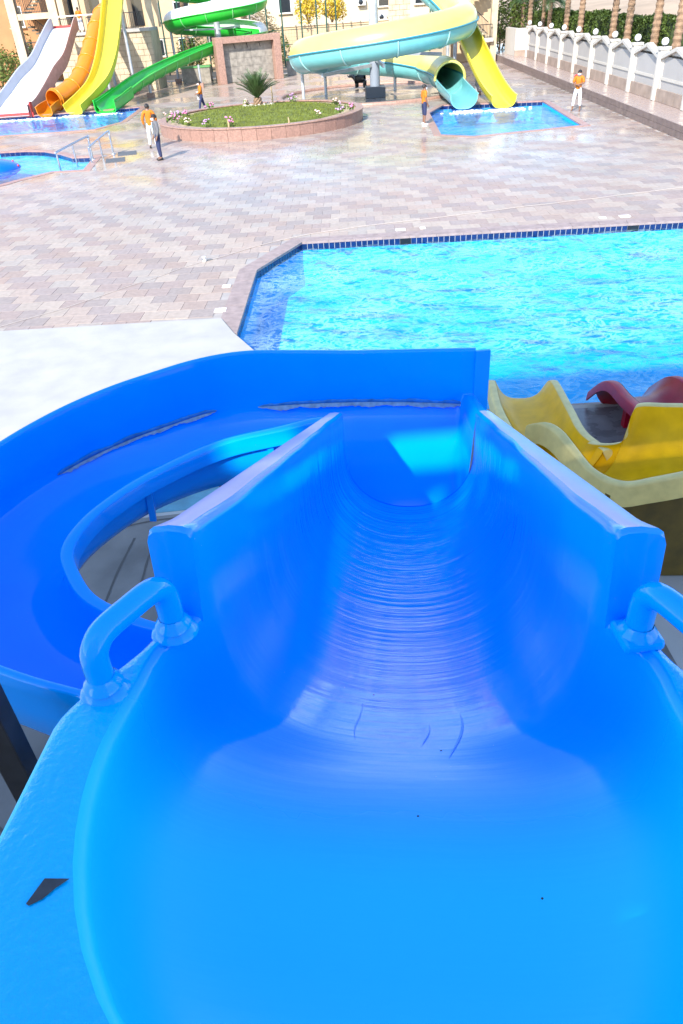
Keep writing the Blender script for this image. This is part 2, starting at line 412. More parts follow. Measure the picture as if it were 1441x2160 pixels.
def pool(key, poly, cw, label, wmat, pmat, cmat, depth, tilew, band_edges, black=()):
    n = len(poly); cx = sum(p[0] for p in poly) / n; cy = sum(p[1] for p in poly) / n
    mb = MB()
    vs = [(x, y, -0.05) for x, y in poly] + [(x, y, -depth) for x, y in poly]
    mb.add(vs, [((i + 1) % n, i, i + n, (i + 1) % n + n) for i in range(n)])
    for t in tessellate_polygon([[Vector((x, y, 0)) for x, y in poly]]):
        a, b_, c = (Vector((*poly[i], 0)) for i in t); t = t if (b_ - a).cross(c - a).z > 0 else t[::-1]
        mb.add([(poly[i][0], poly[i][1], -depth) for i in t], [(0, 1, 2)])
    base = struct(mb.build('pool_basin', pmat)); base['label'] = label
    # water surface
    x0, x1 = min(p[0] for p in poly), max(p[0] for p in poly); y0, y1 = min(p[1] for p in poly), max(p[1] for p in poly)
    st = 0.1 if key == 'main' else 0.25
    big = offset(poly, -0.0)
    nx, ny = int((x1 - x0) / st) + 2, int((y1 - y0) / st) + 2
    vs, fs = [], []; idx = {}
    grown = offset(poly, 0.12)
    amp = 0.035 if key == 'main' else 0.02
    for i in range(nx):
        for j in range(ny):
            x, y = x0 - 0.05 + i * st, y0 - 0.05 + j * st
            if inside((x, y), grown):
                h = noise.fractal(Vector((x * 1.1, y * 1.5, 3.1)), 1.0, 2.2, 4)
                idx[i, j] = len(vs); vs.append((x, y, -0.19 + amp * h))
    for (i, j) in idx:
        q = [(i, j), (i + 1, j), (i + 1, j + 1), (i, j + 1)]
        if all(k in idx for k in q): fs.append(tuple(idx[k] for k in q))
    w = struct(MB().add(vs, fs, True).build('pool_water', wmat)); w['label'] = label.replace('basin', 'water')
    # waterline tiles and coping stones
    tm = {}
    def tile_mesh(wd, m):
        if (wd, m.name) not in tm:
            t = MB().box((0, 0, 0), (wd, 0.012, 0.19)).mesh('tile'); t.materials.append(m); tm[wd, m.name] = t
        return tm[wd, m.name]
    ci = offset(poly, -0.02); co = offset(poly, cw)
    for e in range(n):
        a, b_ = Vector((*poly[e], 0)), Vector((*poly[(e + 1) % n], 0)); d = b_ - a; ln = d.length
        ang = math.atan2(d.y, d.x)
        if e in band_edges:
            k = max(1, int(ln / tilew)); nrm = Vector((-d.y, d.x, 0)).normalized()
            g = MB().box((a + b_) / 2 + nrm * 0.004 + Vector((0, 0, -0.12)), (ln, 0.006, 0.22), ang).build('grout_band', m_grout, base)
            for i in range(k):
                s = (i + 0.5) / k; p = a.lerp(b_, s) + nrm * 0.013 + Vector((0, 0, -0.125))
                if abs(p.x) > 18.5 and key == 'left' and p.x < -25: continue
                wide = ln / k - 0.016
                isb = any(abs(s * ln - q) < ln / k * 1.05 for q in black) and e == black_edge
                o = bpy.data.objects.new('tile', tile_mesh(round(wide, 3) if not isb else round(ln / k, 3), m_black if isb else m_navy)); COL.objects.link(o)
                o.parent = base; o.location = p; o.rotation_euler.z = ang
        k = max(1, int(ln / 0.75))
        for i in range(k):
            s0, s1 = i / k, (i + 1) / k; g = 0.004 / ln * 1
            A, B = Vector(ci[e]).lerp(Vector(ci[(e + 1) % n]), s0 + g), Vector(ci[e]).lerp(Vector(ci[(e + 1) % n]), s1 - g)
            D, C = Vector(co[e]).lerp(Vector(co[(e + 1) % n]), s0 + g), Vector(co[e]).lerp(Vector(co[(e + 1) % n]), s1 - g)
            h = 0.012 + random.uniform(-0.002, 0.002)
            if key == 'main' and e in skip_cop: continue
            MB().prism(ccw([tuple(A), tuple(B), tuple(C), tuple(D)]), -0.05, h).build('coping_stone', cmat, base)
    return base

# edge numbering follows MAIN after ccw(); find the long far edge
def edge_of(poly, p, q):
    return min(range(len(poly)), key=lambda e: (Vector(poly[e]) - Vector(p)).length + (Vector(poly[(e + 1) % len(poly)]) - Vector(q)).length)
def edge2(poly, p, q):
    a, b = edge_of(poly, p, q), edge_of(poly, q, p)
    f = lambda e: min((Vector(poly[e]) - Vector(p)).length + (Vector(poly[(e + 1) % len(poly)]) - Vector(q)).length, (Vector(poly[e]) - Vector(q)).length + (Vector(poly[(e + 1) % len(poly)]) - Vector(p)).length)
    return min((a, b), key=f)
e_far = edge2(MAIN, (-0.6, 21.42), (17, 20.57)); e_ch = edge2(MAIN, (-0.6, 21.42), (-1.77, 19.05)); e_lf = edge2(MAIN, (-1.95, 14.7), (-1.77, 19.05))
black_edge = e_far
skip_cop = [edge2(MAIN, (-1.4, 13.5), (-1.95, 14.7))]
fl = (Vector(MAIN[e_far]) - Vector((-0.6, 21.42))).length < 0.1
black = [2.95, 9.3] if fl else [17.62 - 2.95, 17.62 - 9.3]
pool('main', MAIN, 0.45, 'large swimming pool basin in front of the blue slide', m_water, m_pool, m_coping, 1.25, 0.155, [e_far, e_ch, e_lf], black)
pool('left', LEFTP, 0.35, 'splash pool basin under the white, orange, yellow and green slides', m_water2, m_pooldark, m_coping2, 1.0, 0.3, [edge2(LEFTP, (-12.5, 61.2), (-16, 60.5)), edge2(LEFTP, (-28, 60.2), (-16, 60.5))])
pool('small', SMALL, 0.35, 'small curved pool basin with steel handrails at the left edge', m_water2, m_pool, m_coping2, 0.8, 0.25,
     [edge2(SMALL, a, b) for a, b in (((-16.8, 43.2), (-15.4, 43.05)), ((-15.4, 43.05), (-14.2, 42.5)), ((-14.2, 42.5), (-13.0, 41.2)), ((-13.0, 41.2), (-12.0, 39.75)), ((-12.0, 39.75), (-10.85, 39.57)))])
pool('right', RIGHTP, 0.35, 'eight sided splash pool basin under the aqua tube slide', m_water2, m_pooldark, m_coping2, 1.0, 0.3,
     [edge2(RIGHTP, (6.6, 46.9), (7.87, 49.89)), edge2(RIGHTP, (13.59, 48.63), (7.87, 49.89))])

# paved deck -----------------------------------------------------------------
m_paver = paver_mat('paver', 'tone', False)
TS, ANG = 0.55, R(-2.7)
ca, sa = math.cos(ANG), math.sin(ANG)
ex = [offset(p, c) for _, p, c in POOLS] + [SLAB]
def proj(x, y, z):
    q = Vector((x, y, z - CAMH)); d = q.dot(fw)
    return 720.5 + FPX * q.dot(rr) / d, 1080 - FPX * q.dot(uu) / d
KA, KB = Vector((14.9, 26.0)), Vector((17.75, 82.2))     # foot of the raised walk
def kerb_x(y): return KA.x + (KB.x - KA.x) * (y - KA.y) / (KB.y - KA.y)
tones_l = [(0.347, 0.28, 0.232), (0.331, 0.278, 0.237), (0.358, 0.289, 0.236), (0.344, 0.265, 0.216)]
tones_d = [(0.291, 0.219, 0.188), (0.269, 0.216, 0.19), (0.314, 0.233, 0.191), (0.286, 0.226, 0.201)]
cells = []
for j in range(20, 160):
    for i in range(-70, 45):
        lx = (i + 0.5 * (j % 2)) * TS; ly = j * TS
        x, y = lx * ca - ly * sa, lx * sa + ly * ca
        if y < 13.9 or y > 82 or x > kerb_x(y) - 0.05 or x < -30: continue
        if x > 17.5 and y < 24: continue
        px, py = proj(x, y, 0)
        if px < -250 or px > 1700: continue
        if ((x - PLC[0]) / PLA) ** 2 + ((y - PLC[1]) / PLB) ** 2 < 1: continue
        if any(inside((x, y), q) for q in ex): continue
        s = math.floor((lx + ly * 1.0) / (TS * 2.0)) % 2
        if random.random() < 0.05: s = 1 - s
        pink = noise.noise(Vector((x * 0.12, y * 0.12, 9))) * 0.02 + (0.025 if y > 62 else 0)
        c = random.choice(tones_d if s and y < 62 + 6 * noise.noise(Vector((x * .2, y * .2, 1))) else tones_l); k = random.uniform(0.94, 1.06)
        vis = 0 <= px <= 1441 and py < 735
        cells.append((y, x, (c[0] * k + pink, c[1] * k, c[2] * k - pink * .3), vis, s))
cells.sort()
lp = [[Vector((x, y, 0)) for x, y in ((-34, 13.0), (17.9, 13.0), (17.9, 84), (-34, 84))]] + [[Vector((x, y, 0)) for x, y in offset(p, 0.02)] for k_, p, c in POOLS if k_ != 'main']
mp_ = [v for v in offset(MAIN, 0.02)]
lp[0] = [Vector((x, y, 0)) for x, y in ((-34, 13.0), (-3.0, 13.0), (-2.6, 15.2), (-1.99, 14.7), (-1.80, 19.06), (-0.61, 21.45), (17.02, 20.6), (17.9, 20.6), (17.9, 84), (-34, 84))]
fv = [v for l in lp for v in l]; fs = []
for t in tessellate_polygon(lp):
    a, b_, c = (fv[i] for i in t); fs.append(t if (b_ - a).cross(c - a).z > 0 else t[::-1])
m_bed = mat('mortar_bed', (0.34, 0.30, 0.27), 0.6, var=0.15, vscale=2)
deck = struct(MB().add([(v.x, v.y, -0.012) for v in fv], fs).build('paved_deck', m_bed))

def paver_verts(sz, z0, z1, b=0.008):
    h = sz / 2; i = h - b
    vs = [(-h, -h, z0), (h, -h, z0), (h, h, z0), (-h, h, z0), (-h, -h, z1 - b * .7), (h, -h, z1 - b * .7), (h, h, z1 - b * .7), (-h, h, z1 - b * .7), (-i, -i, z1), (i, -i, z1), (i, i, z1), (-i, i, z1)]
    fs = []
    for o in (0, 4):
        for k in range(4): fs.append((o + k, o + (k + 1) % 4, o + 4 + (k + 1) % 4, o + 4 + k))
    fs.append((8, 9, 10, 11)); return vs, fs
PV, PF = paver_verts(TS - 0.005, -0.02, 0.0, 0.005)
def set_tone(me, cols):
    a = me.color_attributes.new('tone', 'FLOAT_COLOR', 'POINT'); a.data.foreach_set('color', [c for q in cols for c in (*q, 1.0)])
singles = [c for c in cells if c[3]][:300]
sset = set((c[0], c[1]) for c in singles)
variants = {}
for (y, x, c, vis, s) in singles:
    key = (s, random.randrange(6))
    if key not in variants:
        me = MB().add(PV, PF).mesh('paver'); set_tone(me, [c] * len(PV)); me.materials.append(m_paver); variants[key] = me
    o = bpy.data.objects.new('paver', variants[key]); COL.objects.link(o); o.parent = deck
    o.location = (x, y, random.uniform(-0.0015, 0.0015)); o.rotation_euler = (0, 0, ANG + random.uniform(-.004, .004))
mb = MB(); cols = []
for (y, x, c, vis, s) in cells:
    if (y, x) in sset: continue
    dz = random.uniform(-0.0012, 0.0012)
    V_, F_ = (PV, PF) if y < 40 else ([(-.272, -.272, 0), (.272, -.272, 0), (.272, .272, 0), (-.272, .272, 0)], [(0, 1, 2, 3)])
    mb.add([(x + a * ca - b_ * sa, y + a * sa + b_ * ca, z + dz) for a, b_, z in V_], F_); cols += [c] * len(V_)
o = mb.build('paver_field', m_paver, deck); set_tone(o.data, cols); o['kind'] = 'stuff'

# white concrete slab round the foot of the tower
mb = MB(); mb.prism(SLAB, -0.03, 0.05)
slab = struct(mb.build('concrete_slab', m_conc, bev=0.01))
m_crack = mat('crack', (0.08, 0.075, 0.07), 0.9)
for pts in ([(-2.95, 5.6), (-2.82, 6.2), (-2.78, 6.9), (-2.7, 7.6)], [(-2.55, 5.9), (-2.45, 6.6), (-2.44, 7.2), (-2.36, 7.7)], [(-3.2, 7.75), (-2.6, 7.95), (-2.0, 8.02), (-1.2, 8.2)], [(-2.9, 5.65), (-2.3, 5.85), (-1.6, 5.8)], [(-4.6, 4.1), (-3.6, 3.9), (-2.8, 3.4)]):
    mb = MB()
    q = cat_rom([(x, y, 0.057) for x, y in pts], 22)
    rows = []
    for i, p in enumerate(q):
        w_ = 0.012 + 0.012 * abs(noise.noise(p * 6)); t = (q[min(i + 1, 21)] - q[max(i - 1, 0)]).normalized(); nn = Vector((-t.y, t.x, 0))
        rows.append([p - nn * w_, p + nn * w_])
    mb.grid(rows, False, False).build('crack', m_crack, slab)
MB().prism(ccw([(-5.2, -1), (3.2, -1), (3.2, 6.9), (0.5, 8.3), (-3.3, 8.0), (-4.3, 6.2), (-4.9, 3.5)]), 0.05, 0.0535).build('shade_patch', mat('shaded_concrete', (0.155, 0.145, 0.135), 0.6, var=0.3, vscale=1.3, bump=.3, bscale=12), slab)  # shade under the slide painted as a darker sheet on the slab
m_teal = mat('teal_paint', (0.06, 0.22, 0.30), 0.45, var=0.3, vscale=4)
MB().prism(ccw([(-3.2, 8.1), (0.6, 8.35), (0.6, 10.3), (-3.1, 9.9)]), 0.05, 0.056).build('painted_patch', m_teal, slab)

# things lying on the deck
m_lid = mat('white_plastic', (0.80, 0.80, 0.78), 0.4)
for k, (x, y, w_, d_, lab) in enumerate([(-2.42, 16.18, 0.26, 0.24, 'white square skimmer lid nearest the white slab'), (-2.43, 17.89, 0.2, 0.2, 'small white skimmer lid left of the pool, farther from the slab'),
        (2.3, 22.02, 0.28, 0.2, 'white skimmer lid on the far pool edge above the left black tile'), (2.95, 22.02, 0.16, 0.16, 'little white lid just right of the left skimmer lid'),
        (8.14, 21.78, 0.18, 0.16, 'little white lid just left of the right skimmer lid'), (8.78, 21.76, 0.3, 0.2, 'white skimmer lid on the far pool edge near the right black tile')]):
    o = thing('skimmer_lid', (x, y, 0.0), lab, 'lid', 'white lids set in the deck')
    MB().box((x, y, 0.008), (w_, d_, 0.02), ANG).build('frame', m_lid, o, bev=0.004)
    MB().box((x, y, 0.021), (w_ * .72, d_ * .72, 0.01), ANG).build('cover', m_lid, o, bev=0.003)
o = thing('hose_valve', (-3.24, 20.19, 0), 'small white valve lying on the pavers where the cable starts', 'valve')
MB().lathe((-3.24, 20.19, 0), [(0.001, 0.0), (0.06, 0.0), (0.06, 0.05), (0.03, 0.06), (0.03, 0.1), (0.05, 0.1), (0.05, 0.13), (0.001, 0.13)], 12).build('body', m_lid, o)
MB().bar((-3.30, 20.14, 0.06), (-3.05, 20.26, 0.03), 0.03).build('lever', mat('grey_metal', (0.35, 0.35, 0.36), 0.4, 0.8), o)
m_cable = mat('pale_cable', (0.46, 0.40, 0.36), 0.6)
def cable(pts, lab, r):
    q = cat_rom([(x, y, 0.012) for x, y in pts], 90)
    q = [p + Vector((noise.noise(p * 0.9) * 0.05, noise.noise(p * 0.9 + Vector((9, 0, 0))) * 0.09, 0)) for p in q]
    tag(MB().tube(q, r, 6).build('cable', m_cable), lab, 'cable')
cable([(-3.1, 20.28), (-0.55, 22.12), (4, 23.2), (8, 24.0), (13.5, 25.1)], 'thin pale cable running across the pavers beyond the pool', 0.008)
cable([(-8.5, 15.9), (-7.41, 16.1), (-5.5, 17.8), (-3.3, 20.12)], 'thin pale cable running left from the valve towards the white slab', 0.006)

# ------------------------------------------------------------------ the big blue slide
HA = R(7); TV = Vector((math.sin(HA), math.cos(HA), 0)); NV = Vector((math.cos(HA), -math.sin(HA), 0)); OV = Vector((0.13, 1.38, 0))
def LW(u, v, z): return OV + NV * u + TV * v + Vector((0, 0, z))
BLUE = (0.0, 0.31, 0.97)
m_blue = blue_gelcoat('blue_gelcoat', BLUE, 0.8)
m_blue2 = blue_gelcoat('blue_gelcoat_plain', (0.0, 0.285, 0.95), 0.0)
m_blue3 = blue_gelcoat('blue_paint', (0.0, 0.36, 0.95), 0.0)
slide = thing('water_slide', LW(0, 0, 0), 'big glossy blue water slide with handrails dropping from the viewer and curling left', 'water slide')
def lerp_t(tab, x):
    for (a, fa), (b, fb) in zip(tab, tab[1:]):
        if x <= b:
            t = max(0, (x - a) / (b - a)); t = t * t * (3 - 2 * t); return fa + (fb - fa) * t
    return tab[-1][1]
def c_hw(v):
    if v < -0.45: return 0.62 * math.sqrt(max(0.0, 1 - ((v + 0.45) / 0.68) ** 2))
    return lerp_t([(-0.45, 0.62), (-0.2, 0.595), (0.05, 0.49), (0.4, 0.475), (4, 0.475)], v)
def c_ho(v): return lerp_t([(-2, 0.80), (-0.40, 0.78), (-0.06, 0.625), (0.10, 0.597), (4, 0.592)], v)
def c_zr(v): return 4.30 if v < -0.028 else (4.30 + (v + 0.028) / 0.018 * 0.262 if v < -0.010 else 4.562 + (v + 0.01) * 0.3 if v < 0.0 else 4.572 - 0.43 * v)
def c_zb(v): return 4.30 if v < 0 else 4.30 - 0.43 * v
def c_zf(v):
    if v < -0.52:
        return 3.885 + (max(0, (-0.72 - v) / 0.41) ** 2.2) * 0.36
    k = 0.17; x = v + 0.33
    return 3.885 - 0.43 * (0 if x < -k else ((x + k) ** 2 / (4 * k) if x < k else x))
vs_ = [-1.128, -1.12, -1.10, -1.07, -1.03, -0.98, -0.92, -0.85, -0.78, -0.70, -0.64, -0.58, -0.54, -0.5, -0.46, -0.42, -0.39, -0.36, -0.33, -0.3, -0.25, -0.2, -0.15, -0.11, -0.08, -0.055, -0.042, -0.033, -0.0285, -0.024, -0.018, -0.0101, -0.006, 0.0, 0.008, 0.022, 0.04, 0.07, 0.1]
v = 0.15
while v < 3.26: vs_.append(v); v += 0.055
vs_ += [3.27, 3.30]
rows, suv = [], []
NS = 40
def c_section(v):
    hw, ho, zr, zb, zf = c_hw(v), c_ho(v), c_zr(v), c_zb(v), c_zf(v)
    wob = 0.010 * noise.noise(Vector((v * 2.1, 3, 0))) if v > 0.2 else 0
    wob2 = 0.010 * noise.noise(Vector((v * 2.1, 8, 0))) if v > 0.2 else 0
    q = []
    q += [(-ho, zr - 0.34), (-ho, zr - 0.03), (-ho + .006, zr - 0.012), (-ho + .02, zr - .001), (-ho + 0.04, zr + 0.001), ((-ho - hw) / 2, zr + .004 + 0.3 * wob), (-hw - 0.025 + wob, zr + .001), (-hw - .009 + wob, zr - .006), (-hw + wob * .8, zr - 0.022)]
    ex_ = lerp_t([(-2, 0.70), (-0.25, 0.72), (0.35, 0.92), (4, 0.92)], v)
    for k in range(NS + 1):
        a = math.pi * k / NS; cs, sn = math.cos(a), math.sin(a)
        x = -hw * math.copysign(abs(cs) ** ex_, cs); z = (zb - 0.05) - (zb - 0.05 - zf) * abs(sn) ** (ex_ - 0.06)
        q.append((x, z))
    q += [(hw - wob2 * .8, zr - 0.022), (hw + .009 - wob2, zr - .006), (hw + 0.025 - wob2, zr + .001), ((ho + hw) / 2, zr + .004 + 0.3 * wob2), (ho - 0.04, zr + 0.001), (ho - .02, zr - .001), (ho - .006, zr - .012), (ho, zr - 0.03), (ho, zr - 0.34)]
    return q
for v in vs_:
    sec = c_section(v)
    rows.append([LW(u, v, z) for u, z in sec])
    s = 0; pr = None
    for ii, (u, z) in enumerate(sec):
        if pr: s += math.hypot(u - pr[0], z - pr[1])
        pr = (u, z); suv.append((s, v, 1.0 if 9 <= ii < len(sec) - 9 else 0.0))
mb = MB(); mb.grid(rows, False, True)
chute = mb.build('chute', m_blue, slide)
m_rimsheen = mat('rim_sheen_blue', (0.40, 0.43, 0.74), 0.25, var=0.06, vscale=4, bump=0.05, bscale=40)  # reflection along the rim tops painted in as a pale blue
m_ledge = mat('thick_blue_paint', (0.0, 0.46, 0.95), 0.14, var=0.05, vscale=3, bump=0.5, bscale=46)
chute.data.materials.append(m_rimsheen); chute.data.materials.append(m_ledge)
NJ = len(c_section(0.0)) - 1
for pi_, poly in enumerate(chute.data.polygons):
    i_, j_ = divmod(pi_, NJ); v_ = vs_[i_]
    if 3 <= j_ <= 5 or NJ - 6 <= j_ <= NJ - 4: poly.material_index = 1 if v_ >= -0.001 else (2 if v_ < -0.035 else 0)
chute.data.set_sharp_from_angle(angle=R(42))
at = chute.data.attributes.new('suv', 'FLOAT_VECTOR', 'POINT'); at.data.foreach_set('vector', [c for q in suv for c in q])
# rear rim of the entry tub and underside shell of the chute
mb = MB()
back = []
for k in range(33):
    a = math.pi * (k / 32); back.append((-0.80 * math.cos(a), -1.12 - 0.42 * math.sin(a)))
rim_in = [(-(c_hw(-1.128)) + 2 * c_hw(-1.128) * k / 32, -1.128) for k in range(33)]
mb.grid([[LW(u, v, 4.05) for u, v in back], [LW(u, v, 4.285) for u, v in back], [LW(u * .985, v + .006, 4.30) for u, v in back], [LW(u, v, 4.30) for u, v in rim_in]], False, True)
mb.build('entry_rim', m_blue3, slide)
mb = MB(); rows = []
for v in [x for x in vs_ if x > 0.0][::3] + [3.27]:
    sec = [(u, z) for u, z in c_section(v)][9:-9]
    rows.append([LW(u * 1.06, v, z - 0.03) for u, z in sec])
mb.grid([r[::-1] for r in rows], False, True).build('chute_underside', m_blue2, slide)

# landing where the chute meets the curve, then the curve itself
ZF = 2.30
inner = [(-0.50, 3.29, 3.02), (-0.58, 3.50, 2.97), (-0.72, 3.70, 2.92), (-1.05, 3.66, 2.86), (-1.55, 3.52, 2.80), (-2.03, 3.17, 2.72), (-2.30, 2.84, 2.66), (-2.40, 2.60, 2.62), (-2.42, 2.40, 2.58), (-2.32, 2.21, 2.55), (-2.14, 2.0, 2.52), (-1.90, 1.86, 2.50), (-1.61, 1.76, 2.47), (-1.0, 1.68, 2.42), (-0.3, 1.66, 2.36), (0.3, 1.7, 2.3)]
outer = [(-0.50, 4.50, 3.11), (-0.95, 4.51, 3.12), (-1.42, 4.50, 3.13), (-1.82, 4.40, 3.11), (-2.19, 4.19, 3.08), (-2.52, 3.99, 3.04), (-2.87, 3.70, 2.98), (-3.17, 3.28, 2.92), (-3.34, 2.75, 2.88), (-3.30, 2.2, 2.85), (-3.06, 1.72, 2.83), (-2.65, 1.34, 2.81), (-2.17, 1.15, 2.80), (-1.73, 1.03, 2.78), (-1.1, 0.93, 2.74), (-0.3, 0.88, 2.68), (0.3, 0.88, 2.6)]
NST = 90
I_, O_ = cat_rom([LW(*p) for p in inner], NST), cat_rom([LW(*p) for p in outer], NST)
# pair stations so that cross sections stay roughly square to the channel
def loop_section(P, Q, fl):
    """P inner rim point, Q outer rim point -> list of points inner flange .. floor .. outer rim flange"""
    d = Vector((Q.x - P.x, Q.y - P.y, 0)); w = d.length; d.normalize(); pts = []
    def pt(a, z): return Vector((P.x + d.x * a, P.y + d.y * a, z))
    zi, zo = P.z, Q.z
    pts += [pt(-0.10, zi - 0.13), pt(-0.10, zi - 0.015), pt(-0.095, zi - 0.004), pt(-0.085, zi), pt(-0.05, zi + 0.002), pt(-0.012, zi), pt(-0.003, zi - 0.006), pt(0.0, zi - 0.02)]
    for k in range(1, 13):
        t = k / 12; a = math.pi / 2 * t
        pts.append(pt(0.42 * w * (1 - math.cos(a)) ** 1.0 * 0.9 + 0.012 * t, zi - 0.02 - (zi - 0.02 - fl) * math.sin(a) ** 0.8))
    z2 = zo - 0.50
    for k in range(1, 12):
        t = k / 12; a = math.pi / 2 * t
        pts.append(pt(0.40 * w + 0.585 * w * math.sin(a), fl + (z2 - fl) * (1 - math.cos(a))))
    pts += [pt(w - 0.008, z2), pt(w - 0.006, z2 + 0.1), pt(w - 0.004, z2 + 0.25), pt(w - 0.002, z2 + 0.4), pt(w, zo - 0.02), pt(w + 0.004, zo - 0.006), pt(w + 0.012, zo), pt(w + 0.04, zo + 0.002), pt(w + 0.055, zo - 0.004), pt(w + 0.06, zo - 0.015), pt(w + 0.06, zo - 0.10)]
    return pts
rows = []
strip_ref = []
for k in range(NST):
    P, Q = I_[k], O_[k]
    fl = P.z - lerp_t([(0, 0.70), (0.12, 0.56), (0.35, 0.46), (1, 0.46)], k / (NST - 1))
    sec = loop_section(P, Q, fl); rows.append(sec); strip_ref.append((P, Q, fl))
lo = MB().grid(rows, False, True).build('curve', m_blue2, slide)
# outside skins of the curve
def skin(idx_rim, zoff, bow, name):
    rws = []
    for k, (P, Q, fl) in enumerate(strip_ref):
        d = Vector((Q.x - P.x, Q.y - P.y, 0)).normalized(); w = (Vector((Q.x, Q.y)) - Vector((P.x, P.y))).length
        if idx_rim == 'i':
            prof = [(-0.03, P.z - 0.01), (-0.03, P.z - 0.15), (-0.01, P.z - 0.30), (0.06 * w, fl + 0.06), (0.2 * w, fl - 0.02), (0.45 * w, fl - 0.04)]
        else:
            prof = [(w + 0.03, Q.z - 0.01), (w + 0.03, Q.z - 0.3), (w + 0.02, Q.z - 0.5), (0.9 * w, fl + 0.1), (0.7 * w, fl - 0.02), (0.45 * w, fl - 0.05)]
        rws.append([Vector((P.x + d.x * a, P.y + d.y * a, z)) for a, z in prof])
    MB().grid(rws, False, True).build(name, m_blue2, slide)
skin('i', 0, 0, 'inner_skin'); skin('o', 0, 0, 'outer_skin')
# stiffening ribs on the inner skin
for k in (14, 30, 52):
    P, Q, fl = strip_ref[k]; d = Vector((Q.x - P.x, Q.y - P.y, 0)).normalized()
    MB().bar(P - d * 0.05 + Vector((0, 0, -0.12)), P - d * 0.02 + Vector((0, 0, -0.42)), 0.05, 0.03).build('rib', m_blue2, slide)
# flange ring that closes the chute's lower end
sec = c_section(3.285)[8:-8]
MB().grid([[LW(u, 3.296, z) for u, z in sec], [LW(u * 1.30, 3.296, z - 0.12) for u, z in sec]], False, False).build('end_flange', m_blue2, slide)
# landing grid
NU, NW = 26, 30
rws = []
base_sec = loop_section(LW(-0.50, 3.27, 3.10), LW(-0.50, 4.50, 3.11), 2.318)[7:]
for i in range(NU + 1):
    u = -0.50 + 1.06 * i / NU; row = []
    f_end = 1 if i == 0 else 0
    uu_ = max(-1, min(1, u / 0.475)); tt = i / NU
    # height of chute profile at this u
    z_c = (2.84) - (2.84 - 2.318) * max(0.0, 1 - abs(uu_) ** (1 / 0.31)) ** 0.31 if abs(uu_) < 1 else 2.85
    if abs(uu_) > 0.985: z_c = 3.15
    for p in base_sec:
        q = p - OV; v = q.dot(TV); w = (v - 3.27) / 1.23
        zs = p.z
        inner_part = w < 0.40
        zfloor = 2.318
        if inner_part:
            fl_ = (zs - zfloor) / (3.08 - zfloor)
            z = zfloor + (z_c - zfloor) * fl_
            right = max(0.0, (uu_ - 0.35) / 0.65) ** 1.2
            z = z * (1 - right) + (zfloor + (z_c - zfloor) * (1 - 0.55 * w)) * right
        else:
            z = zs
            right = max(0.0, (uu_ - 0.35) / 0.65) ** 1.2
            z = max(z, zfloor + (z_c - zfloor) * (1 - 0.55 * w) * right) if right > 0 else z
        row.append(LW(u, v, z))
    rws.append(row)
landing = MB().grid([r[::-1] for r in rws], False, True).build('landing', m_blue2, slide)
MB().grid([[LW(0.478 + .06 * k / 10, 3.26 + 1.22 * k / 10, z) for z in (2.31, 2.5, 2.7, 3.155 - 0.56 * k / 10)] + [LW(0.60 + .02 * k / 10, 3.26 + 1.22 * k / 10, 3.15 - 0.56 * k / 10)] for k in range(11)], False, False).build('side_wall', m_blue2, slide)
mb = MB()
mb.box(LW(0.62, 4.51, 2.73), (0.13, 0.03, 0.74), -HA + R(10)).build('end_plate', m_blue2, slide, bev=0.004)
# open joint with old grey-green sealant along the foot of the wall
m_seal = mat('old_sealant', (0.04, 0.22, 0.42), 0.6, var=0.3, vscale=14, bump=0.2, bscale=60)
m_seal2 = mat('bare_grey_laminate', (0.19, 0.30, 0.38), 0.7, var=0.25, vscale=22, bump=0.2, bscale=60)
def joint(path, up, dn, seed, m, name, off):
    rws = []; n = len(path)
    for i, (p, d) in enumerate(path):
        e = min(1, (min(i, n - 1 - i) + .3) / n * 14) ** 0.6
        a = up * e * (0.8 + 0.5 * noise.noise(Vector((i * 0.07, seed, 0))) + .15 * noise.noise(Vector((i * .31, seed, 2)))); b_ = dn * e * (0.8 + 0.4 * noise.noise(Vector((i * 0.08, seed + 5, 0))) + .25 * noise.noise(Vector((i * .4, seed, 7))))
        rws.append([p - d * (off + b_ * 0.55) + Vector((0, 0, -b_ * .85)), p - d * (off + .006), p - d * (off * .8) + Vector((0, 0, a))])
    MB().grid(rws, False, True).build(name, m, slide)
pa = [(LW(0.50 - 1.88 * k / 150, 4.486, 2.605 + 0.035 * math.sin(math.pi * k / 150)), TV) for k in range(151)]
joint(pa, 0.04, 0.0, 1, m_seal, 'joint_patch', 0.007); joint([(p + Vector((0, 0, .004)), d) for p, d in pa], 0.0, 0.045, 4, m_seal2, 'joint_patch', 0.008)
def on_wall(k):
    P, Q, fl = strip_ref[int(k)]; P2, Q2, f2 = strip_ref[min(NST - 1, int(k) + 1)]; t = k - int(k)
    d = Vector((Q.x - P.x, Q.y - P.y, 0)).normalized(); return (Q.lerp(Q2, t) - d * 0.014 + Vector((0, 0, -0.50)), d)
pb = [on_wall(13.5 + 16 * k / 120) for k in range(121)]
joint(pb, 0.035, 0.0, 7, m_seal, 'joint_patch', 0.010); joint([(p + Vector((0, 0, .004)), d) for p, d in pb], 0.0, 0.04, 9, m_seal2, 'joint_patch', 0.007)
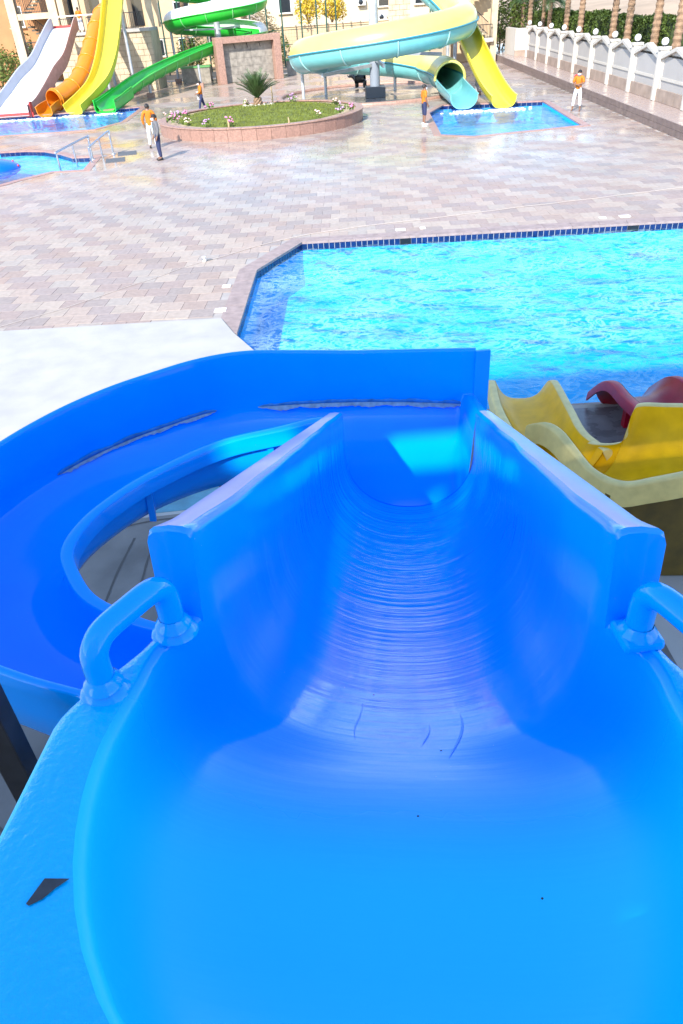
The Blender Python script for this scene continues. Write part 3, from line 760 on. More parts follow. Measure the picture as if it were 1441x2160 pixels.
# handrails
def handrail(sg):
    h = MB()
    a, b_ = (0.685 * sg, -0.285), (0.572 * sg, -0.085)
    pts = [LW(a[0], a[1], 4.29), LW(a[0], a[1], 4.40), LW(a[0] - sg * .006, a[1] + .014, 4.437), LW(a[0] - sg * 0.02, a[1] + 0.045, 4.455), LW((a[0] + b_[0]) / 2, (a[1] + b_[1]) / 2, 4.465), LW(b_[0] + sg * 0.02, b_[1] - 0.045, 4.47), LW(b_[0] + sg * .006, b_[1] - .014, 4.452), LW(b_[0], b_[1], 4.41), LW(b_[0], b_[1], 4.29)]
    rail = h.tube(cat_rom(pts, 46), 0.032, 16).build('handrail', m_blue3, slide)
    for q in (a, b_):
        if sg > 0: MB().box(LW(q[0], q[1], 4.314), (0.10, 0.095, 0.03), -HA + 0.2).build('foot_plate', m_blue3, rail, bev=0.010)
        else: MB().lathe(LW(q[0], q[1], 4.298), [(0.056, 0), (0.052, 0.010), (0.043, 0.02), (0.035, 0.033)], 18, 1.1, 0.95).build('weld_bead', m_blue3, rail)
        MB().lathe(LW(q[0], q[1], 4.324), [(0.048, 0), (0.045, 0.008), (0.038, 0.016), (0.033, 0.03)], 16).build('weld_collar', m_blue3, rail)
handrail(1); handrail(-1)
# chips in the paint
m_chip = mat('dark_chip', (0.03, 0.035, 0.045), 0.6, var=0.3, vscale=60)
def patch(pts, z, m, name):
    c = Vector((sum(p[0] for p in pts) / len(pts), sum(p[1] for p in pts) / len(pts)))
    mb = MB(); mb.add([LW(p[0], p[1], z) for p in pts], [tuple(range(len(pts)))]); mb.build(name, m, slide)
patch([(-0.640, -0.735), (-0.592, -0.733), (-0.612, -0.752), (-0.628, -0.772), (-0.648, -0.785), (-0.655, -0.782), (-0.648, -0.76)][::-1], 4.3062, m_chip, 'paint_chip')
patch([(0.655, -0.225), (0.675, -0.218), (0.682, -0.232), (0.668, -0.242), (0.655, -0.238)][::-1], 4.3062, mat('grey_chip', (0.32, 0.33, 0.33), 0.8), 'paint_chip')
m_scuff = mat('scuff', (0.0, 0.30, 0.80), 0.4)
def zsurf(u, v):
    sec = c_section(v)[9:-9]
    for (a, za), (b_, zb_) in zip(sec, sec[1:]):
        if a <= u <= b_: return za + (zb_ - za) * (u - a) / max(1e-6, b_ - a)
    return c_zf(v)
for pts, w_ in ([[(-0.14, 0.02), (-0.146, 0.08), (-0.135, 0.16), (-0.13, 0.24)], .0025], [[(0.14, -0.06), (0.175, 0.03), (0.19, 0.10), (0.188, 0.17)], .004], [[(0.06, 0.0), (0.085, 0.07), (0.09, 0.13)], .002]):
    q = cat_rom([(u, v, 0) for u, v in pts], 18); rws = []
    for i, p in enumerate(q):
        ww = w_ * math.sin(math.pi * (i + .4) / 18); rws.append([LW(p.x + k * ww, p.y, zsurf(p.x + k * ww, p.y) + .0022) for k in (-1, 1)])
    MB().grid(rws, False, True).build('scuff', m_scuff, slide)
for u, v in ((-0.32, -0.86), (0.12, -0.02), (0.33, -0.52), (-0.1, 0.3), (0.05, -0.3)):
    MB().ball(LW(u, v, zsurf(u, v)), .003, 7, 5, (1.2, 1, .35)).build('grit', m_chip, slide)
# supports
m_steel_dark = mat('dark_steel', (0.03, 0.03, 0.035), 0.5, 0.3, var=0.3, vscale=8)
for (u, v, z1) in ((-2.75, 2.3, 2.05), (-1.6, 3.85, 2.2), (0.0, 2.6, 2.45)):
    p = LW(u, v, 0)
    MB().tube([(p.x, p.y, 0.05), (p.x, p.y, z1)], 0.07, 12).build('support_post', m_steel_dark, slide)

# ------------------------------------------------------------------ tower behind the viewer (its shade falls over the slide)
tower = thing('slide_tower', (0, -2, 0), 'tall cream slide tower behind the viewer whose shade covers the blue slide', 'tower')
m_plaster = mat('cream_plaster', (0.62, 0.53, 0.42), 0.8, var=0.1, vscale=2, bump=0.2, bscale=20)
Y0 = -7.0; TX, TZ = -1.92, 3.62      # openings set back along the sun's direction
def wallbox(x0, x1, z0, z1, y=Y0, t=0.14, name='wall'):
    z0 = z0 + TZ if z0 > 0 else 0; z1 += TZ; MB().box(((x0 + x1) / 2 + TX, y - t / 2, (z0 + z1) / 2), (x1 - x0, t, z1 - z0)).build(name, m_plaster, tower)
wallbox(-8.4, -0.95, 0, 8.20, name='lower_wall'); wallbox(-0.74, 6.6, 0, 8.20, name='lower_wall'); wallbox(-0.95, -0.74, 0, 6.66, name='lower_wall'); wallbox(-0.95, -0.74, 6.80, 8.20, name='lower_wall'); wallbox(-8.4, 6.6, 9.27, 12.3, name='upper_wall')
wallbox(-8.4, -4.30, 8.20, 9.27, name='pier'); wallbox(-3.66, -3.18, 8.20, 9.27, name='pier'); wallbox(1.2, 6.6, 8.20, 9.27, name='pier')
wallbox(-4.30, -3.68, 8.20, 8.80, name='sill'); wallbox(-3.18, -2.62, 8.20, 8.72, name='sill'); wallbox(-2.62, -1.85, 8.56, 8.72, name='sill')
wallbox(-1.72, 1.2, 8.20, 9.12, name='sill')
for x0, x1 in ((-2.62, -2.56), (-2.42, -2.22), (-2.08, -1.98)): wallbox(x0, x1, 8.20, 8.56, name='baluster')
wallbox(-1.85, -1.72, 8.20, 9.27, name='pier')
MB().box((-0.2, -4.2, 3.55), (5.0, 5.4, 0.2)).build('floor', m_conc, tower)
MB().box((-3.0, -7.9, 16.05), (15.6, 2.0, 0.25)).build('roof', m_plaster, tower)
# dark steel post under the platform
p = Vector((-1.75, 2.37))
o = tag(MB().box((p.x, p.y, 1.55), (0.13, 0.13, 3.0)).build('steel_post', m_steel_dark, bev=0.008), 'dark square steel post below the left lip of the blue slide', 'post')

# ------------------------------------------------------------------ children's slides on the right
m_yel = mat('yellow_gelcoat', (0.64, 0.36, 0.0), 0.4, spec=0.15, var=0.12, vscale=5, bump=0.12, bscale=30)
m_yelpale = mat('worn_yellow_rim', (0.55, 0.45, 0.17), 0.5, var=0.1, vscale=9, bump=0.15, bscale=40)
m_red = mat('dark_red_gelcoat', (0.24, 0.0, 0.014), 0.3, spec=0.2, var=0.12, vscale=5, bump=0.12, bscale=60)
m_redrim = mat('red_rim', (0.30, 0.008, 0.035), 0.4, spec=0.25, var=0.15, vscale=9)
def lane(root, left, right, depth, n, mfloor, mrim, rimw=0.115, skirt=0.20, floor_tab=None):
    Lp, Rp = cat_rom(left, n), cat_rom(right, n)
    fl_rows, rl, rrw = [], [], []
    for k in range(n):
        P, Q = Lp[k], Rp[k]; d = Vector((Q.x - P.x, Q.y - P.y, 0)); w = d.length; d.normalize()
        dep = floor_tab(k / (n - 1)) if floor_tab else depth
        zf = min(P.z, Q.z) - dep; row = []
        for j in range(25):
            t = j / 24; a = t * w; e = abs(2 * t - 1) ** 3.2
            zz = zf + ((P.z if t < 0.5 else Q.z) - 0.006 - zf) * e
            row.append(Vector((P.x + d.x * a, P.y + d.y * a, zz)))
        fl_rows.append(row)
        def rim(B, s):
            pr = [(0.004, -0.02), (-0.01, -0.003), (-0.03, 0.004), (-rimw + 0.03, 0.004), (-rimw + 0.008, -0.006), (-rimw, -0.03), (-rimw - 0.012, -skirt), (-rimw + 0.02, -skirt)]
            return [Vector((B.x + s * d.x * a, B.y + s * d.y * a, B.z + z)) for a, z in pr]
        rl.append(rim(P, 1)); rrw.append(rim(Q, -1))
    MB().grid(fl_rows, False, True).build('lane', mfloor, root)
    for r_, nm in ((rl, 'side_rim'), (rrw, 'side_rim')):
        m_ = MB(); m_.grid(r_, False, True); m_.cap(r_[0]); m_.cap(r_[-1], True); o = m_.build(nm, mrim, root); o.data.set_sharp_from_angle(angle=R(50))
    und = [[p + Vector((0, 0, -0.02)) for p in r] for r in fl_rows]
    MB().grid([r[::-1] for r in und], False, True).build('underside', mfloor, root)
ys = thing('childrens_slide', (3.0, 8, 0), 'yellow curved children\'s slide with pale worn rims beside the blue slide', 'slide')
lane(ys, [(2.26, 7.35, 1.0), (2.30, 8.03, 0.95), (2.33, 8.97, 0.87), (2.42, 9.75, 0.82), (2.47, 10.08, 0.74), (2.48, 10.32, 0.55), (2.48, 10.5, 0.36)],
     [(3.16, 7.35, 1.04), (3.07, 7.96, 0.96), (3.15, 8.75, 0.87), (3.22, 9.6, 0.82), (3.26, 9.95, 0.74), (3.28, 10.2, 0.55), (3.29, 10.4, 0.36)], 0.3, 50, m_yel, m_yelpale, floor_tab=lambda t: 0.34 - 0.06 * t)
lane(ys, [(4.35, 6.0, 1.75), (3.85, 5.98, 1.68), (3.42, 6.02, 1.57), (3.2, 6.12, 1.46), (3.0, 6.22, 1.36), (2.87, 6.39, 1.31), (2.76, 6.62, 1.31), (2.69, 6.92, 1.36), (2.60, 7.2, 1.44), (2.48, 7.36, 1.47), (2.30, 7.36, 1.47)][::-1],
     [(4.6, 7.15, 1.58), (4.2, 7.34, 1.54), (3.85, 7.47, 1.51), (3.6, 7.54, 1.50), (3.50, 7.50, 1.47), (3.43, 7.42, 1.30), (3.37, 7.36, 1.15), (3.25, 7.41, 1.08), (3.13, 7.5, 1.04), (3.06, 7.62, 1.0)][::-1], 0.45, 60, m_yel, m_yelpale, skirt=0.26,
     floor_tab=lambda t: lerp_t([(0, 0.28), (0.3, 0.42), (1, 0.6)], t))
for x, y, z1 in ((2.75, 9.2, 0.5), (2.8, 7.9, 0.62), (3.62, 6.5, 0.95), (4.2, 6.7, 1.0)):
    MB().box((x, y, z1 / 2), (0.14, 0.14, z1), taper=1.3).build('support_leg', m_yel, ys)
MB().box((3.55, 6.20, 0.62), (1.5, 0.08, 1.1), R(-6)).build('support_panel', mat('shade_brown', (0.085, 0.055, 0.006), 0.6, var=0.3, vscale=5), ys)  # shade below the yellow slide painted in as dark brown
MB().box((5.0, 6.5, 0.55), (1.2, 1.2, 1.1)).build('start_platform', MATS['shade_brown'], ys)
rs = thing('childrens_slide', (4.6, 9.3, 0), 'dark red children\'s slide with rounded rims at the right pool edge', 'slide')
lane(rs, [(4.20, 8.3, 0.92), (4.20, 8.72, 0.86), (4.21, 9.21, 0.80), (4.22, 9.66, 0.77), (4.21, 9.95, 0.66), (4.2, 10.2, 0.47), (4.2, 10.45, 0.25)],
     [(5.12, 8.3, 0.92), (5.10, 8.7, 0.86), (5.08, 9.2, 0.80), (5.06, 9.66, 0.77), (5.05, 9.95, 0.66), (5.05, 10.2, 0.47), (5.05, 10.45, 0.25)], 0.3, 40, m_red, m_redrim, rimw=0.13, skirt=0.16)
for x, y, z1 in ((4.6, 8.5, 0.55), (4.6, 9.6, 0.45)):
    MB().box((x, y, z1 / 2), (0.5, 0.12, z1)).build('support_leg', m_red, rs)
# grey wet paving strip and edge stones by the pool, right of the blue slide
m_wet = mat('wet_grey_stone', (0.16, 0.15, 0.16), 0.18, var=0.3, vscale=3, bump=0.1, bscale=20, rough2=0.4)
walkr = struct(MB().prism(ccw([(1.3, 7.2), (9, 7.0), (9, 10.1), (1.3, 10.35)]), 0.05, 0.058).build('wet_path', m_wet))

# ------------------------------------------------------------------ planter with lawn and sago palm
m_gran = mat('brown_granite', (0.27, 0.155, 0.12), 0.4, var=0.25, vscale=12)
m_granp = mat('pink_granite', (0.32, 0.19, 0.145), 0.45, var=0.25, vscale=8, bump=0.1, bscale=40)
m_grang = mat('grey_granite', (0.25, 0.225, 0.19), 0.5, var=0.3, vscale=3, bump=0.1, bscale=40)
m_lawn = mat('lawn', (0.115, 0.135, 0.012), 0.8, var=0.4, vscale=1.5, bump=1.0, bscale=60)
m_soil = mat('dry_soil', (0.36, 0.27, 0.17), 0.9, var=0.3, vscale=4, bump=0.8, bscale=25)
pl = thing('planter', (PLC[0], PLC[1], 0), 'oval raised planter with brown granite wall and lawn in the plaza', 'planter')
def ell(k, n, s=0.0): 
    a = 2 * math.pi * k / n; return (PLC[0] + (PLA + s) * math.cos(a), PLC[1] + (PLB + s) * math.sin(a))
NPS = 48
for k in range(NPS):
    q0, q1 = ell(k + 0.01, NPS), ell(k + 0.99, NPS); i0, i1 = ell(k + 0.01, NPS, -0.14), ell(k + 0.99, NPS, -0.14)
    MB().prism(ccw([q0, q1, i1, i0]), -0.03, 0.55).build('wall_slab', m_gran, pl)
    q0, q1 = ell(k + 0.01, NPS, 0.05), ell(k + 0.99, NPS, 0.05); i0, i1 = ell(k + 0.01, NPS, -0.38), ell(k + 0.99, NPS, -0.38)
    MB().prism(ccw([q0, q1, i1, i0]), 0.55, 0.60).build('cap_stone', m_granp, pl)
MB().prism([ell(k, 64, -0.14) for k in range(64)], 0.3, 0.50).build('soil', m_soil, pl)
mb = MB(); rows = []
for r in range(12):
    f = 1 - (r / 11) ; rows.append([Vector((PLC[0] + (PLA - 1.0) * f * math.cos(2 * math.pi * k / 64), PLC[1] + (PLB - 1.0) * f * math.sin(2 * math.pi * k / 64), 0.48 + 0.06 * min(1, r) + 0.28 * (1 - f * f))) for k in range(64)])
lawn = tag(mb.grid(rows, True, True).build('lawn', m_lawn), 'short green lawn mounded inside the oval planter', 'lawn', kind='stuff')
m_grass = mat('grass_blades', (0.125, 0.15, 0.014), 0.7, var=0.4, vscale=3)
mb = MB()
for k in range(9000):
    a = random.uniform(0, 2 * math.pi); f = math.sqrt(random.random()); x = PLC[0] + (PLA - 1.05) * f * math.cos(a); y = PLC[1] + (PLB - 1.05) * f * math.sin(a); z = 0.53 + 0.28 * (1 - f * f)
    b_ = random.uniform(0, 6.3); h = random.uniform(.05, .11); mb.add([(x - .02 * math.cos(b_), y - .02 * math.sin(b_), z), (x + .02 * math.cos(b_), y + .02 * math.sin(b_), z), (x + random.uniform(-.04, .04), y + random.uniform(-.04, .04), z + h)], [(0, 1, 2)])
g = tag(mb.build('grass', m_grass), 'grass blades standing on the planter lawn', 'grass', kind='stuff')
# sago palm
def frond(mb, base, az, el, ln, droop, n=9, lw=0.16, leafl=0.30):
    p = Vector(base); prev = None; pts = []
    for i in range(n + 1):
        t = i / n; e = el - droop * t * t
        pts.append(p.copy()); p = p + Vector((math.cos(az) * math.cos(e), math.sin(az) * math.cos(e), math.sin(e))) * (ln / n)
    mb.tube(pts, [0.02 * (1 - 0.8 * i / n) + 0.004 for i in range(n + 1)], 4)
    for i in range(1, n + 1):
        t = (pts[i] - pts[i - 1]).normalized(); sd = t.cross(Vector((0, 0, 1))).normalized(); up = sd.cross(t)
        l = leafl * (0.5 + 0.8 * math.sin(math.pi * (0.12 + 0.8 * i / n)))
        for s in (-1, 1):
            for q in (0.25, 0.75):
                b_ = pts[i - 1].lerp(pts[i], q); tip = b_ + sd * s * l * 0.75 + t * l * 0.6 + up * l * 0.25
                w_ = t * 0.028
                mb.add([b_ - w_, b_ + w_, tip], [(0, 1, 2)])
m_frond = mat('palm_frond', (0.055, 0.10, 0.03), 0.5, var=0.4, vscale=4)
m_trunk = mat('palm_trunk', (0.24, 0.15, 0.09), 0.9, var=0.35, vscale=6, bump=0.8, bscale=14)
PX, PY, PZ = -3.25, 49.3, 0.70
sp = thing('sago_palm', (PX, PY, PZ), 'low sago palm with stiff dark fronds on the planter lawn', 'palm')
mb = MB(); rows = []
for i in range(7):
    z = PZ - 0.1 + 0.55 * i / 6
    rows.append([Vector((PX + (0.30 + 0.05 * ((i + k) % 2) - 0.02 * i) * math.cos(2 * math.pi * k / 14), PY + (0.30 + 0.05 * ((i + k) % 2)) * math.sin(2 * math.pi * k / 14), z)) for k in range(14)])
mb.grid(rows, True, False); mb.build('trunk', m_trunk, sp)
for k in range(46):
    mb = MB(); frond(mb, (PX, PY, PZ + 0.42), k * 2.399 + random.uniform(-.2, .2), R(random.uniform(28, 82)), random.uniform(1.2, 1.6), R(random.uniform(15, 40)))
    mb.build('frond', m_frond, sp)
mb = MB()
for k in range(60):
    a = random.uniform(0, 6.28); r = random.uniform(.3, .95); mb.ball((PX + r * math.cos(a), PY + r * .8 * math.sin(a), PZ + 0.03), random.uniform(.05, .11), 6, 4)
tag(mb.build('pebbles', mat('pale_pebble', (0.5, 0.44, 0.38), 0.8, var=0.3, vscale=5)), 'ring of pale pebbles around the sago palm foot', 'pebbles', kind='stuff')
# flowers round the bed
m_leaf = mat('flower_leaf', (0.10, 0.16, 0.03), 0.6, var=0.4, vscale=9)
m_dry = mat('dry_stem', (0.42, 0.30, 0.16), 0.8, var=0.3, vscale=9)
petals = [mat('pink_petal', (0.62, 0.20, 0.36), 0.6), mat('pale_petal', (0.70, 0.48, 0.42), 0.6), mat('mauve_petal', (0.50, 0.28, 0.52), 0.6)]
fl_pos = [(-8.0, 47.2, 'beside the man in the grey blazer'), (-8.4, 48.6, 'at the left end of the planter, leftmost'), (-8.1, 50.2, 'behind the left end of the planter'), (-7.9, 52.0, 'below the walking man'), (-7.2, 45.6, 'at the front left of the lawn'), (-6.0, 43.9, 'in front of the lawn, left of the stake'), (-4.6, 42.9, 'at the front of the lawn beside the stake'),
          (0.2, 44.1, 'at the front right of the lawn'), (1.5, 46.2, 'at the right end near the wall cap'), (2.1, 48.3, 'rightmost in the planter'), (1.4, 52.2, 'at the back right of the lawn'), (-1.4, 57.2, 'behind the palm, just right of it'), (-6.6, 55.4, 'at the back left of the lawn'), (-4.4, 57.6, 'behind the palm, just left of it')]
for k, (x, y, where) in enumerate(fl_pos):
    x, y = PLC[0] + (x + 3.15) * PLA / 6.05, PLC[1] + (y - 50.1) * PLB / 8.9
    pm = petals[k % 3]; o = thing('flower_plant', (x, y, 0.5), ('pink', 'pale', 'mauve')[k % 3] + ' flowering plant ' + where, 'flowers', 'flowering plants round the planter edge')
    lf, pt = MB(), MB(); sc = random.uniform(.8, 1.3)
    for i in range(26):
        a = random.uniform(0, 6.28); r = random.uniform(0, .28) * sc; h = random.uniform(.08, .38) * sc; c = Vector((x + r * math.cos(a), y + r * math.sin(a), 0.5 + h)); q = Vector((random.uniform(-1, 1), random.uniform(-1, 1), random.uniform(-.3, 1))).normalized() * 0.09
        e = q.cross(Vector((random.random(), 1, random.random()))).normalized() * 0.045
        lf.add([c - q, c + e, c + q, c - e], [(0, 1, 2, 3)])
    for i in range(9):
        a = random.uniform(0, 6.28); r = random.uniform(0, .26) * sc; pt.ball((x + r * math.cos(a), y + r * math.sin(a), 0.5 + random.uniform(.22, .45) * sc), random.uniform(.04, .075), 6, 4, (1, 1, .7))
    lf.build('leaves', m_leaf, o); pt.build('blossom', pm, o)
for x, y, h, lab in ((-4.4, 42.0, 0.45, 'short pale wooden stake at the front of the planter'), (-1.3, 41.9, 0.35, 'short pale wooden stake in the middle of the planter front'), (-2.5, 51.6, 1.1, 'thin wooden stake standing behind the sago palm')):
    tag(MB().tube([(x, y, 0.45), (x + .02, y, 0.5 + h * .5), (x - .01, y, 0.5 + h)], [.05, .045, .03], 7).build('stake', m_dry), lab, 'stake')

# ------------------------------------------------------------------ granite wall panel (stage backdrop)
sw = thing('granite_backdrop', (-5.5, 76.5, 0), 'freestanding granite backdrop wall with pink piers and grey panel', 'wall')
A, B = Vector((-8.14, 75.4, 0)), Vector((-2.7, 77.5, 0)); dd = (B - A).normalized(); an = math.atan2(dd.y, dd.x); nn = Vector((dd.y, -dd.x, 0)); ln = (B - A).length
def onw(s, o, z): return A + dd * s + nn * o + Vector((0, 0, z))
MB().box(onw(0.25, -0.1, 1.75), (0.65, 1.0, 3.5), an).build('pier', m_granp, sw, bev=.02)
MB().box(onw(ln - 0.25, -0.1, 1.75), (0.65, 1.0, 3.5), an).build('pier', m_granp, sw, bev=.02)
MB().box(onw(ln / 2, -0.1, 3.25), (ln - 1.16, 0.96, 0.46), an).build('lintel', m_granp, sw)
for i in range(7):
    for j in range(5):
        w_ = (ln - 1.16) / 7
        MB().box(onw(0.58 + w_ * (i + .5), -0.45 + random.uniform(-.004, .004), 0.02 + 0.6 * (j + .5)), (w_ - .012, 0.3, 0.588), an).build('panel_slab', m_grang, sw)
for s in (0.3, 0.5, 0.7):
    p = onw(ln * s, -0.28, 2.85); MB().tube([p, p + Vector((0.03, -0.12, 0.06)), p + Vector((0.05, -0.14, -0.1)), p + Vector((0.1, -0.1, -0.28))], 0.025, 6).build('hook', m_steel_dark, sw)
for (x, y, w_, d_, h_, lab) in ((-10.6, 79.5, 2.6, 1.6, 1.3, 'dark grey stone plinth left of the granite backdrop'), (-1.2, 80.5, 2.0, 1.4, 1.3, 'dark stone plinth right of the granite backdrop')):
    o = thing('stone_plinth', (x, y, 0), lab, 'plinth', 'plinths beside the backdrop')
    MB().box((x, y, h_ / 2 - .06), (w_, d_, h_ - .1)).build('body', m_grang, o); MB().box((x, y, h_ - .05), (w_ + .12, d_ + .12, 0.12)).build('cap', mat('green_top', (0.10, 0.30, 0.10), 0.5), o)

# ------------------------------------------------------------------ far water slides
def flume(root, pts, n, w, h, m_in, ribs, mrib=None, wall_r=0.35, t=0.05):
    path = cat_rom(pts, n); f = MB(); sweep(f, path, ushape(w, h, wall_r, t)); o = f.build('flume', m_in, root); sharp_fix(o, 50)
    fr = frames(path)
    for k in ribs:
        p, x, y, tt = fr[int(k * (n - 1))]; rb = MB()
        sec = ushape(w, h, wall_r, t); outer_ = [q for q in sec[2 + 14 + 2:]]
        ring = []
        for (a, b_) in outer_:
            s = 1.0; v1 = p + x * a * 1.03 + y * (b_ - 0.02); ring.append(v1)
        rb.tube(ring, 0.035, 5); rb.build('joint_flange', mrib or m_in, root)
    return path
def posts(root, lst, m, r=0.12):
    for (x, y, z1) in lst:
        MB().tube([(x, y, 0), (x, y, z1)], r, 12).build('support_post', m, root)
        MB().box((x, y, 0.12), (r * 4, r * 4, 0.24)).build('footing', m_granp, root)
m_galv = mat('galvanised_steel', (0.42, 0.44, 0.47), 0.45, 0.35, var=0.15, vscale=3)
m_wsl = mat('white_gelcoat', (0.62, 0.60, 0.62), 0.3, var=0.04, vscale=2)
m_wgrey = mat('pale_grey_gelcoat', (0.40, 0.44, 0.50), 0.35, var=0.05, vscale=2)
m_wtan = mat('tan_fibreglass', (0.42, 0.30, 0.25), 0.5, var=0.15, vscale=3)
m_fred = mat('red_gelcoat', (0.50, 0.04, 0.035), 0.35)
m_org = mat('orange_gelcoat', (0.62, 0.19, 0.008), 0.3, var=0.06, vscale=2)
m_yl2 = mat('bright_yellow_gelcoat', (0.62, 0.50, 0.04), 0.28, var=0.05, vscale=2)
m_grn = mat('green_gelcoat', (0.02, 0.40, 0.035), 0.28, var=0.08, vscale=2)
m_grw = mat('white_slide_wall', (0.66, 0.67, 0.66), 0.35, var=0.04, vscale=2)
m_aqu = mat('aqua_gelcoat', (0.16, 0.46, 0.47), 0.28, var=0.05, vscale=2)
m_aqd = mat('dark_aqua_seam', (0.03, 0.22, 0.30), 0.4)
m_pyl = mat('pale_yellow_gelcoat', (0.58, 0.50, 0.13), 0.3, var=0.05, vscale=2)

# white wide slide
ws = thing('wide_water_slide', (-21.5, 66, 0), 'wide white water slide with red lips, leftmost of the far slides', 'water slide')
wl = [(-20.75, 72.4, 4.95), (-20.75, 71.6, 4.9), (-21.1, 69.8, 4.0), (-21.6, 67.6, 2.75), (-22.2, 65.6, 2.0), (-22.8, 63.6, 1.05), (-23.4, 61.8, 0.25), (-23.6, 60.2, 0.02)]
wr = [(-18.85, 72.4, 4.95), (-18.85, 71.6, 4.9), (-18.95, 69.8, 4.0), (-19.2, 67.6, 2.75), (-19.6, 65.6, 2.0), (-20.0, 63.6, 1.05), (-20.4, 61.8, 0.25), (-20.5, 60.2, 0.02)]
Lq, Rq = cat_rom(wl, 50), cat_rom(wr, 50)
MB().grid([[a.lerp(b_, j / 12) for j in range(13)] for a, b_ in zip(Lq, Rq)], False, True).build('sliding_bed', m_wsl, ws)
for Q, sg, m_, nm in ((Lq, -1, m_wgrey, 'side_wall'), (Rq, 1, m_wtan, 'side_wall')):
    rws = []
    for a, b_ in zip(Lq, Rq):
        d = (b_ - a); d.z = 0; d.normalize(); p = b_ if sg > 0 else a
        rws.append([p + Vector((0, 0, -0.25)) + d * sg * 0.12, p + Vector((0, 0, 0.66)) + d * sg * 0.12, p + Vector((0, 0, 0.7)) + d * sg * .1, p + Vector((0, 0, 0.68)) + d * sg * .03, p + d * sg * 0.0])
    f = MB().grid(rws, False, True); o = f.build(nm, m_, ws); o.data.set_sharp_from_angle(angle=R(40))
MB().bar(Lq[0] + Vector((0, 0, .08)), Rq[0] + Vector((0, 0, .08)), 0.3, 0.22).build('top_lip', m_fred, ws)
MB().bar(Lq[-2] + Vector((-.1, -0.05, .0)), Rq[-2] + Vector((.25, -0.05, .0)), 0.12, 0.3).build('bottom_lip', m_fred, ws)
MB().box(Rq[-2] + Vector((0.14, 0.1, .35)), (0.07, 0.5, 0.9)).build('bottom_lip', m_fred, ws)
for x, y, z in ((-20.2, 66.8, 2.4), (-22.0, 66.8, 2.4), (-20.6, 63.9, 1.2)): MB().tube([(x, y, 0), (x, y, z)], 0.1, 10).build('support_post', m_galv, ws)
# orange tube slide
og = thing('tube_water_slide', (-17.5, 66, 0), 'orange closed tube slide between the white and the yellow slide', 'water slide')
op = cat_rom([(-16.75, 75.0, 5.9), (-16.75, 73.2, 5.65), (-16.8, 71, 4.95), (-16.95, 68.5, 3.75), (-17.2, 66.2, 2.5), (-17.6, 64.2, 1.55), (-18.3, 62.6, 0.98), (-18.9, 61.5, 0.75)], 60)
f = MB(); sweep(f, op, shell(0.66, 0.04, -180, 179, 26)); o = f.build('tube', m_org, og); sharp_fix(o, 60)
fr = frames(op)
for k in (9, 19, 28, 36, 43, 50, 58):
    p, x, y, t = fr[k]; MB().tube([p + x * 0.72 * math.cos(a * math.pi / 10) + y * 0.72 * math.sin(a * math.pi / 10) for a in range(21)], 0.05, 6, False).build('joint_flange', m_org, og)
op2 = cat_rom([(-18.9, 61.5, 0.20), (-19.15, 60.9, 0.08), (-19.3, 60.1, -0.08)], 12)
f = MB(); sweep(f, op2, ushape(1.1, 0.62, 0.3, 0.05)); sharp_fix(f.build('outlet', m_org, og), 50)
posts(og, [(-17.2, 66.2, 1.9), (-16.8, 70.5, 4.2)], m_galv)
# left yellow steep slide
yg = thing('steep_water_slide', (-15.5, 66, 0), 'steep yellow open slide between the orange tube and the green slide', 'water slide')
flume(yg, [(-14.7, 78, 11.5), (-14.8, 74, 9.0), (-14.95, 70.5, 6.55), (-15.1, 67.4, 4.2), (-15.3, 65.0, 2.5), (-15.7, 63.3, 1.35), (-16.4, 61.9, 0.6), (-17.2, 60.2, -0.06)], 60, 1.45, 0.62, m_yl2, [], wall_r=0.3)
posts(yg, [(-15.3, 66.2, 2.9), (-14.9, 71.5, 6.8)], m_galv)
# green slide: covered coils, then open run to the pool
gs = thing('spiral_water_slide', (-8.3, 80, 0), 'green and white spiral slide with a long open green run to the pool', 'water slide')
gp = []
for k in range(0, 37):
    th = 150 - k * 14; z = 5.75 + (th + 30) / 360 * 2.55; gp.append((-8.3 + 4.0 * math.cos(R(th)), 80.5 + 3.2 * math.sin(R(th)), z))
gp = gp[:36]
gp += [(-5.3, 78.9, 3.50), (-7.3, 78.3, 3.25), (-9.8, 75.0, 2.75), (-11.9, 70.3, 2.15), (-13.3, 66.0, 1.6), (-14.2, 63.2, 1.05), (-14.7, 61.6, 0.72), (-14.9, 60.3, 0.55)]
gpath = cat_rom(gp, 190)
f = MB(); sweep(f, gpath, shell(0.72, 0.05, -178, -2, 16)); o = f.build('trough', m_grn, gs); sharp_fix(o, 60)
cut = int(190 * 0.60)
f = MB(); sweep(f, gpath[:cut], shell(0.72, 0.05, 95, 178, 12)); 
o = f.build('splash_wall', m_grw, gs); sharp_fix(o, 60)
fr = frames(gpath)
f = MB(); sweep(f, [p for p in gpath[:cut]], [(0.70, -0.04), (0.86, -0.04), (0.86, 0.03), (0.70, 0.03)]); f.build('seam_flange', m_grn, gs)
f = MB(); sweep(f, gpath, [(-0.70, -0.04), (-0.86, -0.04), (-0.86, 0.03), (-0.70, 0.03)]); f.build('seam_flange', m_grn, gs)
f = MB(); sweep(f, gpath[cut:], [(0.70, -0.04), (0.86, -0.04), (0.86, 0.03), (0.70, 0.03)]); f.build('seam_flange', m_grn, gs)
m_grl = mat('light_green_flange', (0.20, 0.50, 0.20), 0.4)
for k in range(4, 188, 7):
    p, x, y, t = fr[k]; MB().tube([p + x * 0.79 * math.cos(R(a)) + y * 0.79 * math.sin(R(a)) for a in range(-178, 0, 16)], 0.04, 5).build('joint_flange', m_grl, gs)
